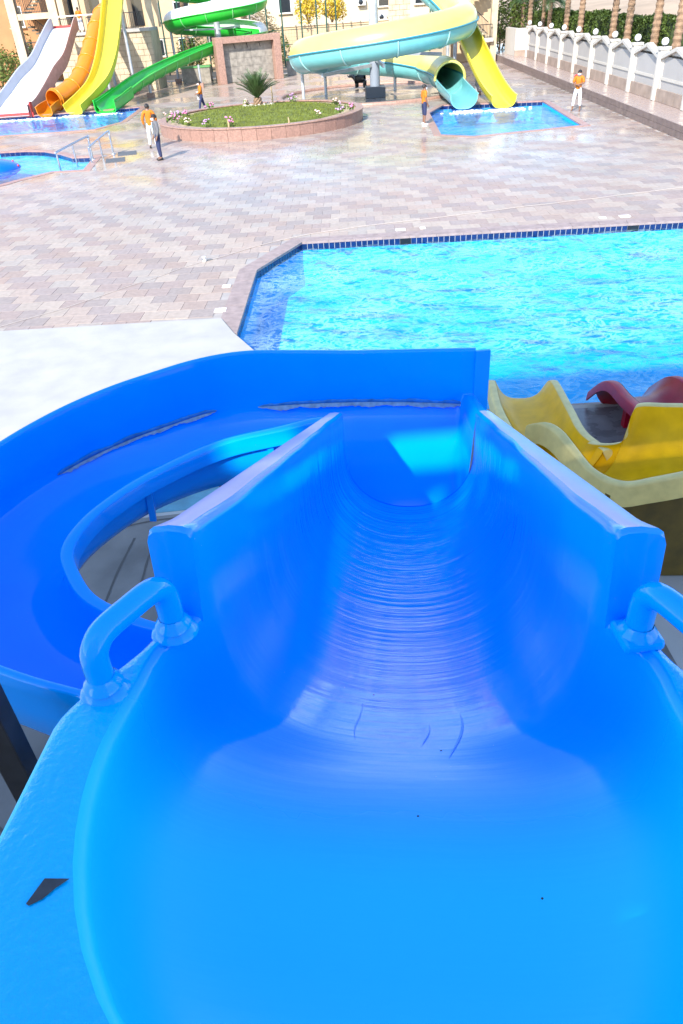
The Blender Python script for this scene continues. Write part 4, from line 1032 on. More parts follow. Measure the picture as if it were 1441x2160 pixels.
f = MB(); sweep(f, cat_rom([(-14.1, 63.4, 0.42), (-14.65, 61.8, 0.06), (-14.95, 60.1, -0.1)], 14), ushape(1.5, 0.8, 0.2, 0.05)); sharp_fix(f.build('outlet', m_grn, gs), 50)
for (x, y, z1, r) in ((-8.3, 80.5, 7.5, 0.28), (-12.5, 80.0, 4.2, 0.12), (-9.6, 73.5, 1.7, 0.1), (-12.9, 67.3, 0.9, 0.12), (-4.6, 81, 2.6, 0.12)):
    MB().tube([(x, y, 0), (x, y, z1)], r, 12).build('support_post', m_galv, gs)
    MB().box((x, y, 0.18), (r * 4.5, r * 4.5, 0.36)).build('footing', m_granp, gs)
for a in (-60, -120, -200, 60):
    MB().bar((-8.3, 80.5, 4.0), (-8.3 + 3.7 * math.cos(R(a)), 80.5 + 3.0 * math.sin(R(a)), 4.1), 0.12).build('bracket', m_galv, gs)
# aqua and yellow tube slide round the steel column
ag = thing('coiled_tube_slide', (4.3, 56.7, 0), 'aqua and pale yellow coiled tube slide around the tall steel column', 'water slide')
ap = [(6.5, 66.5, 8.2), (7.6, 63.5, 6.9), (9.2, 60.2, 5.3), (9.9, 57.8, 4.45)]
for k in range(0, 20):
    th = -12 - k * 17; rad = 5.5 - 1.25 * k / 19; z = 4.12 - 2.75 * (k / 19) ** 0.97; ap.append((4.45 + rad * math.cos(R(th)), 56.3 + rad * math.sin(R(th)), z))
ap += [(8.75, 54.3, 1.28), (8.75, 53.0, 1.12)]
apath = cat_rom(ap, 170)
AR = 0.88
f = MB(); sweep(f, apath, shell(AR, 0.05, -179, -1, 18)); sharp_fix(f.build('lower_shell', m_aqu, ag), 60)
f = MB(); sweep(f, apath, shell(AR, 0.05, 1, 179, 18)); sharp_fix(f.build('upper_shell', m_pyl, ag), 60)
for sgn in (-1, 1):
    f = MB(); sweep(f, apath, [(sgn * (AR - .02), -0.045), (sgn * (AR + .13), -0.045), (sgn * (AR + .13), 0.045), (sgn * (AR - .02), 0.045)]); f.build('seam_flange', m_aqd, ag)
fr = frames(apath)
m_aql = mat('pale_aqua_flange', (0.30, 0.52, 0.52), 0.4)
for k in range(6, 168, 11):
    p, x, y, t = fr[k]; MB().tube([p + x * (AR + .07) * math.cos(R(a)) + y * (AR + .07) * math.sin(R(a)) for a in range(-176, 0, 16)], 0.05, 5).build('joint_flange', m_aql, ag)
p, x, y, t = fr[-1]
MB().tube([p + x * (AR + .06) * math.cos(R(a)) + y * (AR + .06) * math.sin(R(a)) for a in range(-5, 186, 10)], 0.09, 6).build('mouth_ring', m_pyl, ag)
aq = cat_rom([(8.75, 53.15, 0.26), (8.75, 52.0, 0.18), (8.78, 50.2, 0.08), (8.82, 48.2, -0.04)], 26)
f = MB(); sweep(f, aq, lambda t: ushape(1.62 - 0.1 * t, 0.86 - 0.12 * t, 0.6, 0.05)); sharp_fix(f.build('outlet', m_aqu, ag), 50)
for (x, y, z1) in ((-0.6, 57.5, 1.8), (1.0, 60.5, 1.3), (6.0, 60.3, 1.0), (8.8, 57.0, 0.6), (9.6, 59.3, 3.9)):
    MB().tube([(x, y, 0), (x, y, z1)], 0.11, 10).build('support_post', m_galv, ag)
for a, z in ((-40, 2.6), (-90, 2.3), (-140, 1.9)):
    MB().bar((4.29, 56.74, z), (4.45 + 4.9 * math.cos(R(a)), 56.3 + 4.9 * math.sin(R(a)), z - 0.15), 0.14, 0.2).build('bracket', m_galv, ag)
# column
sc_ = thing('steel_column', (4.29, 56.74, 0), 'tall galvanised steel column with dark base in the tube slide coil', 'column')
MB().tube([(4.29, 56.74, 0.6), (4.29, 56.74, 10.5)], 0.30, 22).build('shaft', m_galv, sc_)
MB().tube([(4.29, 56.74, 0.6), (4.29, 56.74, 2.05)], 0.335, 22).build('painted_foot', mat('grey_paint', (0.22, 0.25, 0.30), 0.45), sc_)
MB().box((4.29, 56.74, 0.33), (1.3, 1.3, 0.66)).build('base_block', mat('dark_grey_base', (0.075, 0.08, 0.095), 0.6), sc_, bev=.03)
# low round kerb beneath the coil
kb = struct(MB().lathe((4.3, 59.0, 0), [(6.8, 0), (6.8, 0.14), (6.45, 0.16), (6.45, 0.012)], 64).build('ring_kerb', m_granp))
# right yellow slide
yr = thing('steep_water_slide', (10.4, 56, 0), 'steep yellow open slide right of the aqua tube outlet', 'water slide')
flume(yr, [(9.9, 72, 9.0), (10.05, 66, 6.55), (10.3, 61, 4.5), (10.5, 56.5, 2.75), (10.75, 52.7, 1.25), (10.9, 50.6, 0.5), (11.05, 48.9, 0.05), (11.1, 47.9, -0.08)], 60, 1.35, 0.62, m_yl2, [], wall_r=0.4)
posts(yr, [(10.3, 60.5, 3.9), (10.7, 54.0, 1.5)], m_galv)
# churned water where the slides end
m_foam = mat('foam', (0.62, 0.70, 0.74), 0.8, var=0.15, vscale=6, bump=0.8, bscale=20)
def froth(x, y, w_, d_):
    mb = MB()
    for k in range(int(90 * w_)):
        mb.ball((x + random.gauss(0, w_ / 3.2), y + random.gauss(0, d_ / 3), -0.185), random.uniform(.03, .1), 6, 4, (1.3, 1.3, .45))
    tag(mb.build('foam', m_foam), 'white churned water at a slide outlet', 'foam', kind='stuff')
for x, y, w_, d_ in ((-19.35, 59.7, 1.3, .9), (-17.3, 59.8, 1.3, .9), (-14.95, 59.8, 1.3, .9), (8.9, 47.7, 1.6, .9), (11.2, 47.5, 1.8, 1.0), (-22.2, 59.7, 3.2, .8)): froth(x, y, w_, d_)

# ------------------------------------------------------------------ raised walk and boundary wall on the right
m_walk = mat('rose_paving', (0.36, 0.28, 0.25), 0.35, var=0.15, vscale=2, rough2=0.15)
m_riser = mat('brown_riser_stone', (0.17, 0.125, 0.115), 0.45, var=0.25, vscale=3)
rw = struct(MB().prism(ccw([(kerb_x(20), 20), (40, 20), (40, 96), (kerb_x(96), 96)]), -0.03, 0.49).build('raised_walk', m_walk))
kd = (KB - KA).normalized()
for row in range(2):
    y = 21.0
    while y < 84:
        a = Vector((kerb_x(y), y)); b_ = Vector((kerb_x(y + 1.2), y + 1.2)); c = (a + b_) / 2
        MB().box((c.x - 0.012 * (2 - row), c.y, 0.125 + 0.25 * row), (0.05, 1.19, 0.242), math.atan2(b_.y - a.y, b_.x - a.x) - math.pi / 2).build('riser_stone', m_riser, rw)
        y += 1.2
bw = thing('boundary_wall', (18, 55, 0.5), 'long cream boundary wall with gabled bays and globe lamps', 'wall')
m_cream = mat('cream_render', (0.52, 0.48, 0.42), 0.7, var=0.05, vscale=1)
m_panel = mat('grey_panel_render', (0.40, 0.375, 0.35), 0.8, var=0.05, vscale=1)
m_plinth = mat('tan_plinth_stone', (0.33, 0.25, 0.20), 0.6, var=0.2, vscale=2)
m_globe = mat('white_globe', (0.8, 0.8, 0.8), 0.3)
W0, W1 = Vector((17.41, 41.59, 0.5)), Vector((18.77, 67.07, 0.5)); wd = (W1 - W0).normalized(); wa = math.atan2(wd.y, wd.x); wnv = Vector((-wd.y, wd.x, 0))  # towards the plaza
SPC = 4.16
def wp(s, o, z): return W0 + wd * s + wnv * o + Vector((0, 0, z))
def cp(mesh_, loc, rz, parent, name):
    o = bpy.data.objects.new(name, mesh_); COL.objects.link(o); o.parent = parent; o.location = Vector(loc) - parent.location; o.rotation_euler.z = rz; return o
def mk(mb_, name, m): me = mb_.mesh(name); me.materials.append(m); return me
me_pier = mk(MB().box((0, 0, 1.1), (0.42, 0.42, 2.2)).box((0, 0, 2.24), (0.54, 0.54, 0.12)).box((0, 0.222, 1.1), (0.14, 0.03, 2.16)), 'pier', m_cream)
me_globe = mk(MB().ball((0, 0, 2.51), 0.17, 16, 10), 'globe_lamp', m_globe)
me_neck = mk(MB().lathe((0, 0, 2.28), [(0.12, 0), (0.09, 0.06), (0.1, 0.12)], 12), 'lamp_collar', m_steel_dark)
hb = (SPC - 0.42) / 2
me_panel = mk(MB().box((0, -0.03, 1.0), (2 * hb, 0.12, 2.0)), 'panel', m_panel)
ga = MB()
for sg in (-1, 1): ga.bar((sg * (hb), 0.02, 1.86), (0, 0.02, 2.30), 0.30, 0.16)
ga.add([(-hb, -0.09, 1.9), (hb, -0.09, 1.9), (0, -0.09, 2.3), (-hb, 0.03, 1.9), (hb, 0.03, 1.9), (0, 0.03, 2.3)], [(3, 4, 5), (2, 1, 0)])
me_gable = mk(ga, 'gable_cap', m_cream)
me_rail = mk(MB().box((0, 0.04, 0.98), (2 * hb, 0.06, 0.12)), 'rail', m_cream)
me_stile = mk(MB().box((-hb + .12, 0.045, 1.2), (0.2, 0.06, 1.5)).box((hb - .12, 0.045, 1.2), (0.2, 0.06, 1.5)), 'stile', m_cream)
me_slab = mk(MB().box((0, 0.07, 0.27), (2 * hb / 3 - .012, 0.1, 0.54)), 'plinth_slab', m_plinth)
for k in range(-3, 9):
    p = wp(k * SPC, 0, 0)
    cp(me_pier, p, wa, bw, 'pier'); cp(me_globe, p, wa, bw, 'globe_lamp'); cp(me_neck, p, wa, bw, 'lamp_collar')
    if k < 8:
        c = wp((k + .5) * SPC, 0, 0)
        for me_, nm in ((me_panel, 'panel'), (me_gable, 'gable_cap'), (me_rail, 'rail'), (me_stile, 'stile')): cp(me_, c, wa, bw, nm)
        for j in (-1, 0, 1): cp(me_slab, c + wd * (2 * hb / 3 * j), wa, bw, 'plinth_slab')
ew = thing('end_wall', (21, 77, 0.5), 'plain cream wall closing the far end of the raised walk', 'wall')
MB().box((20.6, 76.6, 1.55), (4.4, 0.25, 2.1)).build('render', m_cream, ew); MB().box((20.6, 76.45, 0.72), (4.4, 0.1, 0.45)).build('plinth', m_plinth, ew)
MB().box((18.6, 78.6, 1.55), (0.25, 4.2, 2.1)).build('return', m_cream, ew)

# ------------------------------------------------------------------ vegetation helpers
def leaf_cloud(mb, c, rad, n, size, seed=0):
    for _ in range(n):
        while True:
            q = Vector((random.uniform(-1, 1), random.uniform(-1, 1), random.uniform(-1, 1)))
            if q.length < 1: break
        q = q.normalized() * (q.length ** 0.5)
        p = Vector(c) + Vector((q.x * rad[0], q.y * rad[1], q.z * rad[2]))
        d = noise.noise(p * 0.9 + Vector((seed, 0, 0)))
        if d < -0.28: continue
        a = Vector((random.gauss(0, 1), random.gauss(0, 1), random.gauss(0, .7))).normalized() * size * random.uniform(.6, 1.3); b_ = a.cross(Vector((random.random(), random.random(), random.random() + .1))).normalized() * size * 0.45
        mb.add([p - a, p + b_, p + a, p - b_], [(0, 1, 2, 3)])
def leaf_box(mb, c, rz, half, n, size, seed):
    M = Matrix.Rotation(rz, 3, 'Z')
    for _ in range(n):
        f = random.random(); x, y, z = random.uniform(-1, 1), random.uniform(-1, 1), random.uniform(-1, 1)
        if f < 0.4: z = 1 - abs(random.gauss(0, .08))
        elif f < 0.8: y = 1 - abs(random.gauss(0, .15))
        p = Vector((x * half[0], y * half[1], z * half[2])); p = Vector(c) + M @ p
        p.z += 0.22 * noise.noise(p * 1.1) + .12 * noise.noise(p * 3); p += wnv * (0.25 * noise.noise(p * 1.3 + Vector((seed, 3, 1))))
        if noise.noise(p * 1.7) < -0.36: continue
        a = Vector((random.gauss(0, 1), random.gauss(0, 1), random.gauss(0, .7))).normalized() * size * random.uniform(.6, 1.3); b_ = a.cross(Vector((random.random(), random.random(), random.random() + .1))).normalized() * size * 0.5
        mb.add([p - a, p + b_, p + a, p - b_], [(0, 1, 2, 3)])
m_hedge = mat('hedge_leaf', (0.075, 0.115, 0.018), 0.6, var=0.5, vscale=2.0)
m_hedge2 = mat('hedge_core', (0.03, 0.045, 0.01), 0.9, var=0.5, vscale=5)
m_bush = mat('bush_leaf', (0.09, 0.13, 0.02), 0.6, var=0.5, vscale=2)
m_bark = mat('bark', (0.16, 0.10, 0.06), 0.9, var=0.3, vscale=8)
# hedge blocks behind the wall
for k in range(1, 9):
    c = wp((k + .3) * 4.6, -2.2, 1.55); 
    o = thing('hedge', (c.x, c.y, 0.4), 'clipped green hedge block behind the cream wall, %s counting from the right edge' % ['first', 'second', 'third', 'fourth', 'fifth', 'sixth', 'seventh', 'eighth', 'ninth', 'tenth'][k - 1], 'hedge', 'hedge blocks behind the boundary wall')
    top = 3.35 + 0.12 * math.sin(k * 2.1); m_ = MB(); leaf_box(m_, (c.x, c.y, top / 2 + .35), wa, (2.15, 0.75, top / 2), 5200, 0.085, k)
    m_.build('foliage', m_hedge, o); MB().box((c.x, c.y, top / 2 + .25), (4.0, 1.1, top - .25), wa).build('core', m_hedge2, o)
# date palm trunks in a row behind the wall
me_tr = None
def palm_trunk_mesh(h, r):
    mb = MB(); rows = []; n = int(h / 0.14)
    for i in range(n + 1):
        z = h * i / n; rows.append([Vector(((r * (1.12 if i % 2 else 0.92) + .012 * noise.noise(Vector((i, k, 0)))) * (1 - .18 * i / n) * math.cos(2 * math.pi * (k + .5 * (i // 2 % 2)) / 12), (r * (1.12 if i % 2 else 0.92)) * (1 - .18 * i / n) * math.sin(2 * math.pi * (k + .5 * (i // 2 % 2)) / 12), z)) for k in range(12)])
    mb.grid(rows, True, False); return mk(mb, 'trunk', m_trunk)
me_tr = palm_trunk_mesh(8.2, 0.22); me_tr2 = palm_trunk_mesh(4.3, 0.19)
def crown_mesh(nf, ln):
    mb = MB()
    for k in range(nf): frond(mb, (0, 0, 0), k * 2.399, R(random.uniform(-15, 75)), ln * random.uniform(.8, 1.1), R(random.uniform(50, 95)), 10, 0.2, 0.5)
    return mk(mb, 'crown', m_frond)
me_cr = crown_mesh(40, 3.0); me_cr2 = crown_mesh(26, 2.0)
ordn = ['first', 'second', 'third', 'fourth', 'fifth', 'sixth', 'seventh', 'eighth', 'ninth', 'tenth', 'eleventh']
for k, (s, tall) in enumerate([(1.6, 1), (5.0, 1), (9.6, 1), (13.0, 1), (20.5, 1), (25.5, 1), (30.5, 0), (34.0, 0), (38.5, 1), (43.5, 0), (46.5, 1)]):
    p = wp(s, -1.15 - 0.15 * math.sin(k * 3), 0); p.z = 0.3
    o = thing('date_palm', p, ('tall' if tall else 'short') + ' date palm trunk behind the cream wall, %s counting from the right edge' % ordn[k], 'palm', 'date palms behind the boundary wall')
    cp(me_tr if tall else me_tr2, p, k, o, 'trunk'); cp(me_cr if tall else me_cr2, p + Vector((0, 0, 8.2 if tall else 4.3)), k * .7, o, 'crown')
# sand slope beyond
rows = []
for i in range(40):
    t = i / 39; rows.append([Vector((24 + 8 * t * 6 + 420 * j / 30 * (1), -20 + 12 * j + 0, 0)) for j in range(2)])
mb = MB(); rows = []
for i in range(30):
    rows.append([])
    for j in range(40):
        x = 26 + i * 9.0; y = 20 + j * 9.0; h = 0.2 + max(0, (x - 30)) * 0.055 + max(0, y - 90) * 0.035 + 1.2 * noise.noise(Vector((x * .02, y * .02, 0))) * min(1, i / 4)
        rows[-1].append(Vector((x, y, h)))
mb.grid([r[::-1] for r in rows], False, True)
hill = struct(mb.build('sand_slope', m_sand))

# ------------------------------------------------------------------ buildings
m_stone = mat('cream_stone_block', (0.46, 0.37, 0.25), 0.8, var=0.18, vscale=1.5, bump=0.3, bscale=12)
m_mort = mat('stone_joint', (0.30, 0.23, 0.15), 0.9)
m_peach = mat('peach_render', (0.52, 0.38, 0.23), 0.8, var=0.06, vscale=.6)
m_orangew = mat('orange_render', (0.40, 0.19, 0.08), 0.8, var=0.1, vscale=.8)
m_cwall = mat('cream_wall_render', (0.56, 0.47, 0.33), 0.8, var=0.06, vscale=.6)
m_glass = mat('dark_window', (0.02, 0.025, 0.03), 0.08)
m_wfr = mat('white_frame', (0.6, 0.6, 0.58), 0.5)
m_blk = mat('black_rail', (0.012, 0.012, 0.018), 0.4)
m_dgrn = mat('dark_green_post', (0.01, 0.06, 0.045), 0.5)
def block_wall(root, x0, x1, y, z0, z1, bl=0.8, bh=0.42, skip=None, depth=0.25):
    MB().box(((x0 + x1) / 2, y + depth / 2 + 0.03, (z0 + z1) / 2), (x1 - x0 - .04, depth, z1 - z0 - .02)).build('wall_core', m_mort, root)
    nz = max(1, round((z1 - z0) / bh)); nx = max(1, round((x1 - x0) / bl)); w_ = (x1 - x0) / nx; h_ = (z1 - z0) / nz
    for j in range(nz):
        xs = [x0 + (i + (0.5 if j % 2 else 0)) * w_ for i in range(0 if j % 2 == 0 else -1, nx)]
        for xa in xs:
            a, b_ = max(x0, xa), min(x1, xa + w_)
            if b_ - a < 0.1: continue
            MB().box(((a + b_) / 2, y + random.uniform(0, .015), z0 + h_ * (j + .5)), (b_ - a - .025, 0.12, h_ - .025)).build('stone_block', m_stone, root)
def railing(root, a, b_, h, step=0.14, mm=None, name='railing'):
    a, b_ = Vector(a), Vector(b_); mb = MB(); n = max(2, int((b_ - a).length / step))
    up = Vector((0, 0, h)); mb.bar(a + up, b_ + up, .06); mb.bar(a + up * .1, b_ + up * .1, .04)
    for i in range(n + 1): q = a.lerp(b_, i / n); mb.bar(q, q + up, .028)
    return mb.build(name, mm or m_blk, root)
# left stair tower
lt = thing('stair_tower', (-20, 78, 0), 'cream stone stair tower with black railings above the left slides', 'tower')
for x in (-25.6, -22.05):
    MB().box((x, 78, 6), (0.75, 0.75, 12)).build('column', m_stone, lt)
for z in (0.6, 2.75, 5.9, 9.2):
    MB().box((-23.8, 78, z), (2.84, 0.6, 0.45)).build('landing_beam', m_stone, lt)
    MB().box((-23.8, 80.2, z + .1), (3.6, 3.6, 0.18)).build('landing_slab', m_conc, lt)
for z in (2.98, 6.12): railing(lt, (-25.2, 77.9, z), (-22.4, 77.9, z), 1.05)
for z0, sg in ((0.7, 1), (3.0, -1), (6.1, 1)):
    st = MB()
    n = 9
    for i in range(n):
        st.box((-23.8 + sg * (-1.2 + 2.4 * i / (n - 1)), 80.3, z0 + 0.25 * i + .12), (0.34, 1.3, 0.14))
    st.build('stair_flight', m_cwall, lt); railing(lt, (-23.8 - sg * 1.2, 79.6, z0 + .2), (-23.8 + sg * 1.2, 79.6, z0 + 2.3), 0.95, .2)
MB().box((-23.8, 82.2, 5), (4.2, 0.2, 10)).build('rear_wall', m_orangew, lt)
block_wall(lt, -21.5, -13.4, 74.6, 0.0, 4.35)
MB().box((-13.5, 76.6, 2.17), (0.3, 3.8, 4.33)).build('side_wall', m_stone, lt)
MB().box((-17.5, 76.4, 4.45), (8.3, 4.0, 0.22)).build('platform', m_conc, lt)
for x in (-21.2, -19.9, -16.2, -13.7): MB().box((x, 77.6, 8.0), (0.5, 0.5, 7.0)).build('column', m_stone, lt)
MB().box((-17.4, 79.3, 7.5), (8.4, 0.2, 6)).build('rear_wall', m_peach, lt)
for x in (-20.6, -18.7, -17.4, -15.0):
    MB().box((x, 79.16, 6.0), (0.85, 0.1, 2.6)).build('doorway', m_glass, lt)
railing(lt, (-20.9, 74.7, 4.56), (-19.6, 74.7, 4.56), 1.0); railing(lt, (-18.6, 74.75, 4.56), (-17.6, 74.75, 4.56), 1.0); railing(lt, (-13.9, 74.75, 4.56), (-16.0, 74.75, 4.56), 1.15)
MB().bar((-21.0, 74.6, 5.75), (-17.8, 74.6, 5.75), .09).build('hand_bar', m_wfr, lt)
# right stair tower
rt = thing('stair_tower', (14, 80, 0), 'cream stone stair tower with black railings right of the yellow slide', 'tower')
MB().box((17.15, 80, 5), (0.55, 0.6, 10)).build('column', m_stone, rt)
block_wall(rt, 7.4, 9.4, 79.5, 0, 9, bl=0.7, bh=0.4)
MB().box((15.6, 80.4, 1.75), (2.9, 2.2, 0.3)).build('landing', m_conc, rt)
for z0, x0, x1 in ((1.9, 16.6, 14.3), (4.1, 13.6, 16.6)):
    st = MB()
    for i in range(9): t = i / 8; st.box((x0 + (x1 - x0) * t, 80.6, z0 + 0.24 * i + .1), (0.4, 1.2, 0.16))
    st.build('stair_flight', m_cwall, rt)
    railing(rt, (x0, 79.9, z0 + .2), (x1, 79.9, z0 + 2.1), 1.0, .16)
railing(rt, (14.3, 79.35, 1.9), (16.9, 79.35, 1.9), 1.05, .13)
MB().box((15.3, 82.2, 4.5), (4.2, 0.2, 9)).build('rear_wall', m_peach, rt); MB().box((13.0, 81, 4.5), (0.3, 2.6, 9)).build('side_wall', m_stone, rt)
MB().box((12, 82.2, 7.2), (6.5, 5, 0.25)).build('platform', m_conc, rt)
# far buildings
def building(x0, x1, y, z1, m, lab, wins, acs=(), depth=10):
    o = thing('apartment_building', ((x0 + x1) / 2, y, 0), lab, 'building')
    MB().box(((x0 + x1) / 2, y + depth / 2, z1 / 2), (x1 - x0, depth, z1)).build('wall', m, o)
    MB().box(((x0 + x1) / 2, y + depth / 2 - .05, z1 + .15), (x1 - x0 + .5, depth + .5, 0.3)).build('roof', m_cwall, o)
    for (x, z, w_, h_) in wins:
        wn_ = MB().box((x, y - .03, z), (w_ + .2, 0.1, h_ + .2)).build('window', m_wfr, o)
        MB().box((x, y - .07, z), (w_, 0.06, h_)).build('pane', m_glass, wn_)
        MB().box((x, y - .12, z - h_ / 2 - .14), (w_ + .35, 0.3, 0.08)).build('sill', m_cwall, wn_)
    for (x, z) in acs:
        a = MB().box((x, y - .35, z), (0.95, 0.5, 0.7)).build('air_conditioner', m_wfr, o, bev=.03)
        MB().lathe((0, 0, 0), [(0.001, 0.02), (.25, 0.02), (.28, 0)], 16).build('fan_grille', m_glass, a)
        a.children[0].location = Vector((x - .1, y - .61, z)) - o.location - a.location; a.children[0].rotation_euler = (R(90), 0, 0)
    return o
building(-62, -27.5, 92, 13, m_orangew, 'orange rendered apartment block at the far left behind the stair tower', [(x, z, 1.3, 1.6) for x in (-44, -38, -34, -30) for z in (2.5, 6, 9.5)])
b1 = building(-24, -7.5, 100, 12, m_peach, 'peach apartment block behind the green spiral slide', [(x, z, 1.6, 1.5) for x in (-21, -17.5, -14, -10.5) for z in (2.2, 5.6, 9)])
for x in (-19.2, -12.2):
    for z in (4.2, 7.6): MB().box((x, 99.3, z), (3.0, 1.4, .16)).build('balcony', m_cwall, b1); railing(b1, (x - 1.4, 98.65, z), (x + 1.4, 98.65, z), .9, .25, m_wfr, 'balcony_railing')
building(-5.5, 19.5, 104, 12, m_cwall, 'cream building with air conditioners behind the tennis fence', [(x, z, 1.3, 1.4) for x in (-2.5, 9.2, 13.5) for z in (1.6, 5.4, 9)] + [(7.0, 2.6, 1.0, .8)], [(8.9, 3.6), (10.4, 1.9), (6.5, 5.2), (-1.2, 1.5)])
ter = thing('garden_wall', (2, 98, 0), 'peach garden wall below the yellow flowering shrub', 'wall')
MB().box((3, 98, 1.7), (16, 0.3, 3.4)).build('render', m_peach, ter); MB().box((3, 98, 3.45), (16.2, 0.5, 0.14)).build('coping', m_cwall, ter)
# tall fence
fe = thing('tennis_fence', (0, 92, 0), 'tall dark green post and rail fence behind the slides', 'fence')
for i, x in enumerate([-19, -17, -15, -13.2, -10.5, -8, -5.9, -4.2, -2.6, -0.6, 1.0, 2.0, 3.0, 8.6, 12.8]):
    MB().tube([(x, 91 + .1 * (i % 2), 0), (x, 91 + .1 * (i % 2), 9.5)], 0.075, 8).build('post', m_dgrn, fe)
for z in (0.2, 2.0, 3.3): MB().bar((-19, 91.1, z), (12.8, 91.1, z), .06).build('rail', m_dgrn, fe)
f = MB()
for i in range(0, 100):
    x = -19 + i * 0.32; f.bar((x, 91.05, 0.1), (x, 91.05, 3.3), .012)
for i in range(11): f.bar((-19, 91.05, .1 + i * .32), (12.8, 91.05, .1 + i * .32), .012)
o = f.build('mesh', m_dgrn, fe); o['kind'] = 'stuff'
# shrubs and trees in the background
def shrub(x, y, z, r, lab, m=None, n=1500, size=.16):
    o = thing('shrub', (x, y, z), lab, 'shrub'); m_ = MB()
    for k in range(6): leaf_cloud(m_, (x + random.uniform(-.5, .5) * r, y + random.uniform(-.5, .5) * r, z + r * random.uniform(.5, 1.0)), (r * .6, r * .6, r * .55), n // 6, size, k)
    m_.build('foliage', m or m_bush, o)
    s_ = MB()
    for k in range(5): s_.tube([(x, y, z), (x + random.uniform(-.4, .4) * r, y + random.uniform(-.4, .4) * r, z + r)], [.07, .03], 6)
    s_.build('stem', m_bark, o)
m_yfl = mat('yellow_blossom', (0.55, 0.40, 0.03), 0.7, var=0.4, vscale=2)
shrub(-4.5, 95, 0, 2.4, 'dark green shrub behind the right end of the spiral slide')
shrub(-5.8, 97, 1.5, 2.6, 'pale dry shrub above the spiral slide', mat('dry_leaf', (0.30, 0.24, 0.15), .8, var=.4, vscale=2))
shrub(0.2, 98.4, 3.4, 1.9, 'yellow flowering shrub on top of the garden wall', m_yfl); shrub(2.8, 98.5, 3.4, 1.6, 'smaller yellow flowering shrub right of the first on the garden wall', m_yfl)
shrub(-12.0, 94, 0, 2.2, 'green shrub seen through the fence left of the spiral slide'); shrub(-9.5, 95, 0, 1.8, 'green shrub behind the spiral slide column')
shrub(-28.2, 82, 0, 2.4, 'dark bushy shrub at the far left foot of the stair tower'); shrub(-30.5, 84, 0, 3.0, 'tall leafy shrub left of the stair tower'); shrub(-27.0, 86, 1.6, 2.0, 'bright green shrub behind the stair tower column')
shrub(-0.6, 95.5, 0, 1.3, 'small green shrub right of the backdrop wall')
shrub(19.2, 86, 0, 3.4, 'leafy tree like shrub right of the right stair tower', m_bush, 2600); shrub(23.0, 88, 0.2, 3.2, 'bright green tree like shrub behind the end wall', m_bush, 2600)
for x, y, lab in ((-27.6, 83, 'date palm at the far left beside the stair tower'), (-13.0, 93.5, 'date palm behind the tennis fence')):
    o = thing('date_palm', (x, y, 0), lab, 'palm'); cp(me_tr, Vector((x, y, 0)), 1, o, 'trunk'); cp(me_cr, Vector((x, y, 8.2)), 1, o, 'crown')

# ------------------------------------------------------------------ small pool rails, blue float, dark panels
m_chrome = mat('stainless_steel', (0.55, 0.56, 0.58), 0.18, 0.9)
for (a, b_, lab) in (((-11.75, 36.7), (-10.7, 38.6), 'stainless steel handrail at the near side of the small pool steps'), ((-10.5, 37.6), (-10.0, 39.9), 'stainless steel handrail at the far side of the small pool steps')):
    o = thing('pool_handrail', (a[0], a[1], 0), lab, 'handrail', 'handrails of the small pool')
    A, B = Vector((a[0], a[1], -.15)), Vector((b_[0], b_[1], 0))
    MB().tube(cat_rom([A, A + Vector((0, 0, .75)), A + Vector((.05, .1, .85)), B + Vector((-.05, -.1, 1.0)), B + Vector((0, 0, .9)), B], 40), 0.045, 8).build('rail', m_chrome, o)
    M_ = (A + B) / 2; MB().tube([M_ + Vector((0, 0, -.05)), M_ + Vector((0, 0, .92))], .04, 8).build('post', m_chrome, o)
    for q in (A, B): MB().lathe(q, [(.1, .0), (.1, .03), (.05, .04)], 10).build('flange', m_chrome, o)
fl = thing('play_float', (-17.3, 38.5, -.2), 'blue rounded play float with red dots cut by the left picture edge', 'float')
m_fblue = mat('float_blue', (0.0, 0.12, 0.70), 0.25, var=0.1, vscale=2)
MB().ball((-17.0, 39.0, -0.2), 1.0, 24, 14, (2.6, 1.7, 0.55)).build('hull', m_fblue, fl)
for k in range(16):
    a, e = k * 2.399, R(12 + (k * 17) % 60); n_ = Vector((math.cos(a) * math.cos(e), math.sin(a) * math.cos(e), math.sin(e)))
    MB().ball((-17.0 + n_.x * 2.6, 39.0 + n_.y * 1.7, -.2 + n_.z * .55), .055, 8, 6).build('dot', m_fred, fl)
m_dpanel = mat('dark_grey_panel', (0.09, 0.095, 0.10), 0.7)
for x, y, lab in ((-9.5, 38.0, 'dark grey flat panel nearer the man, beside the small pool steps'), (-9.3, 39.8, 'dark grey flat panel farther off beside the small pool steps')):
    tag(MB().box((x, y, .012), (0.9, 1.1, .02), .2).build('dark_panel', m_dpanel, bev=.004), lab, 'mat', 'dark panels by the small pool')  # thin dark panels lying flat on the deck

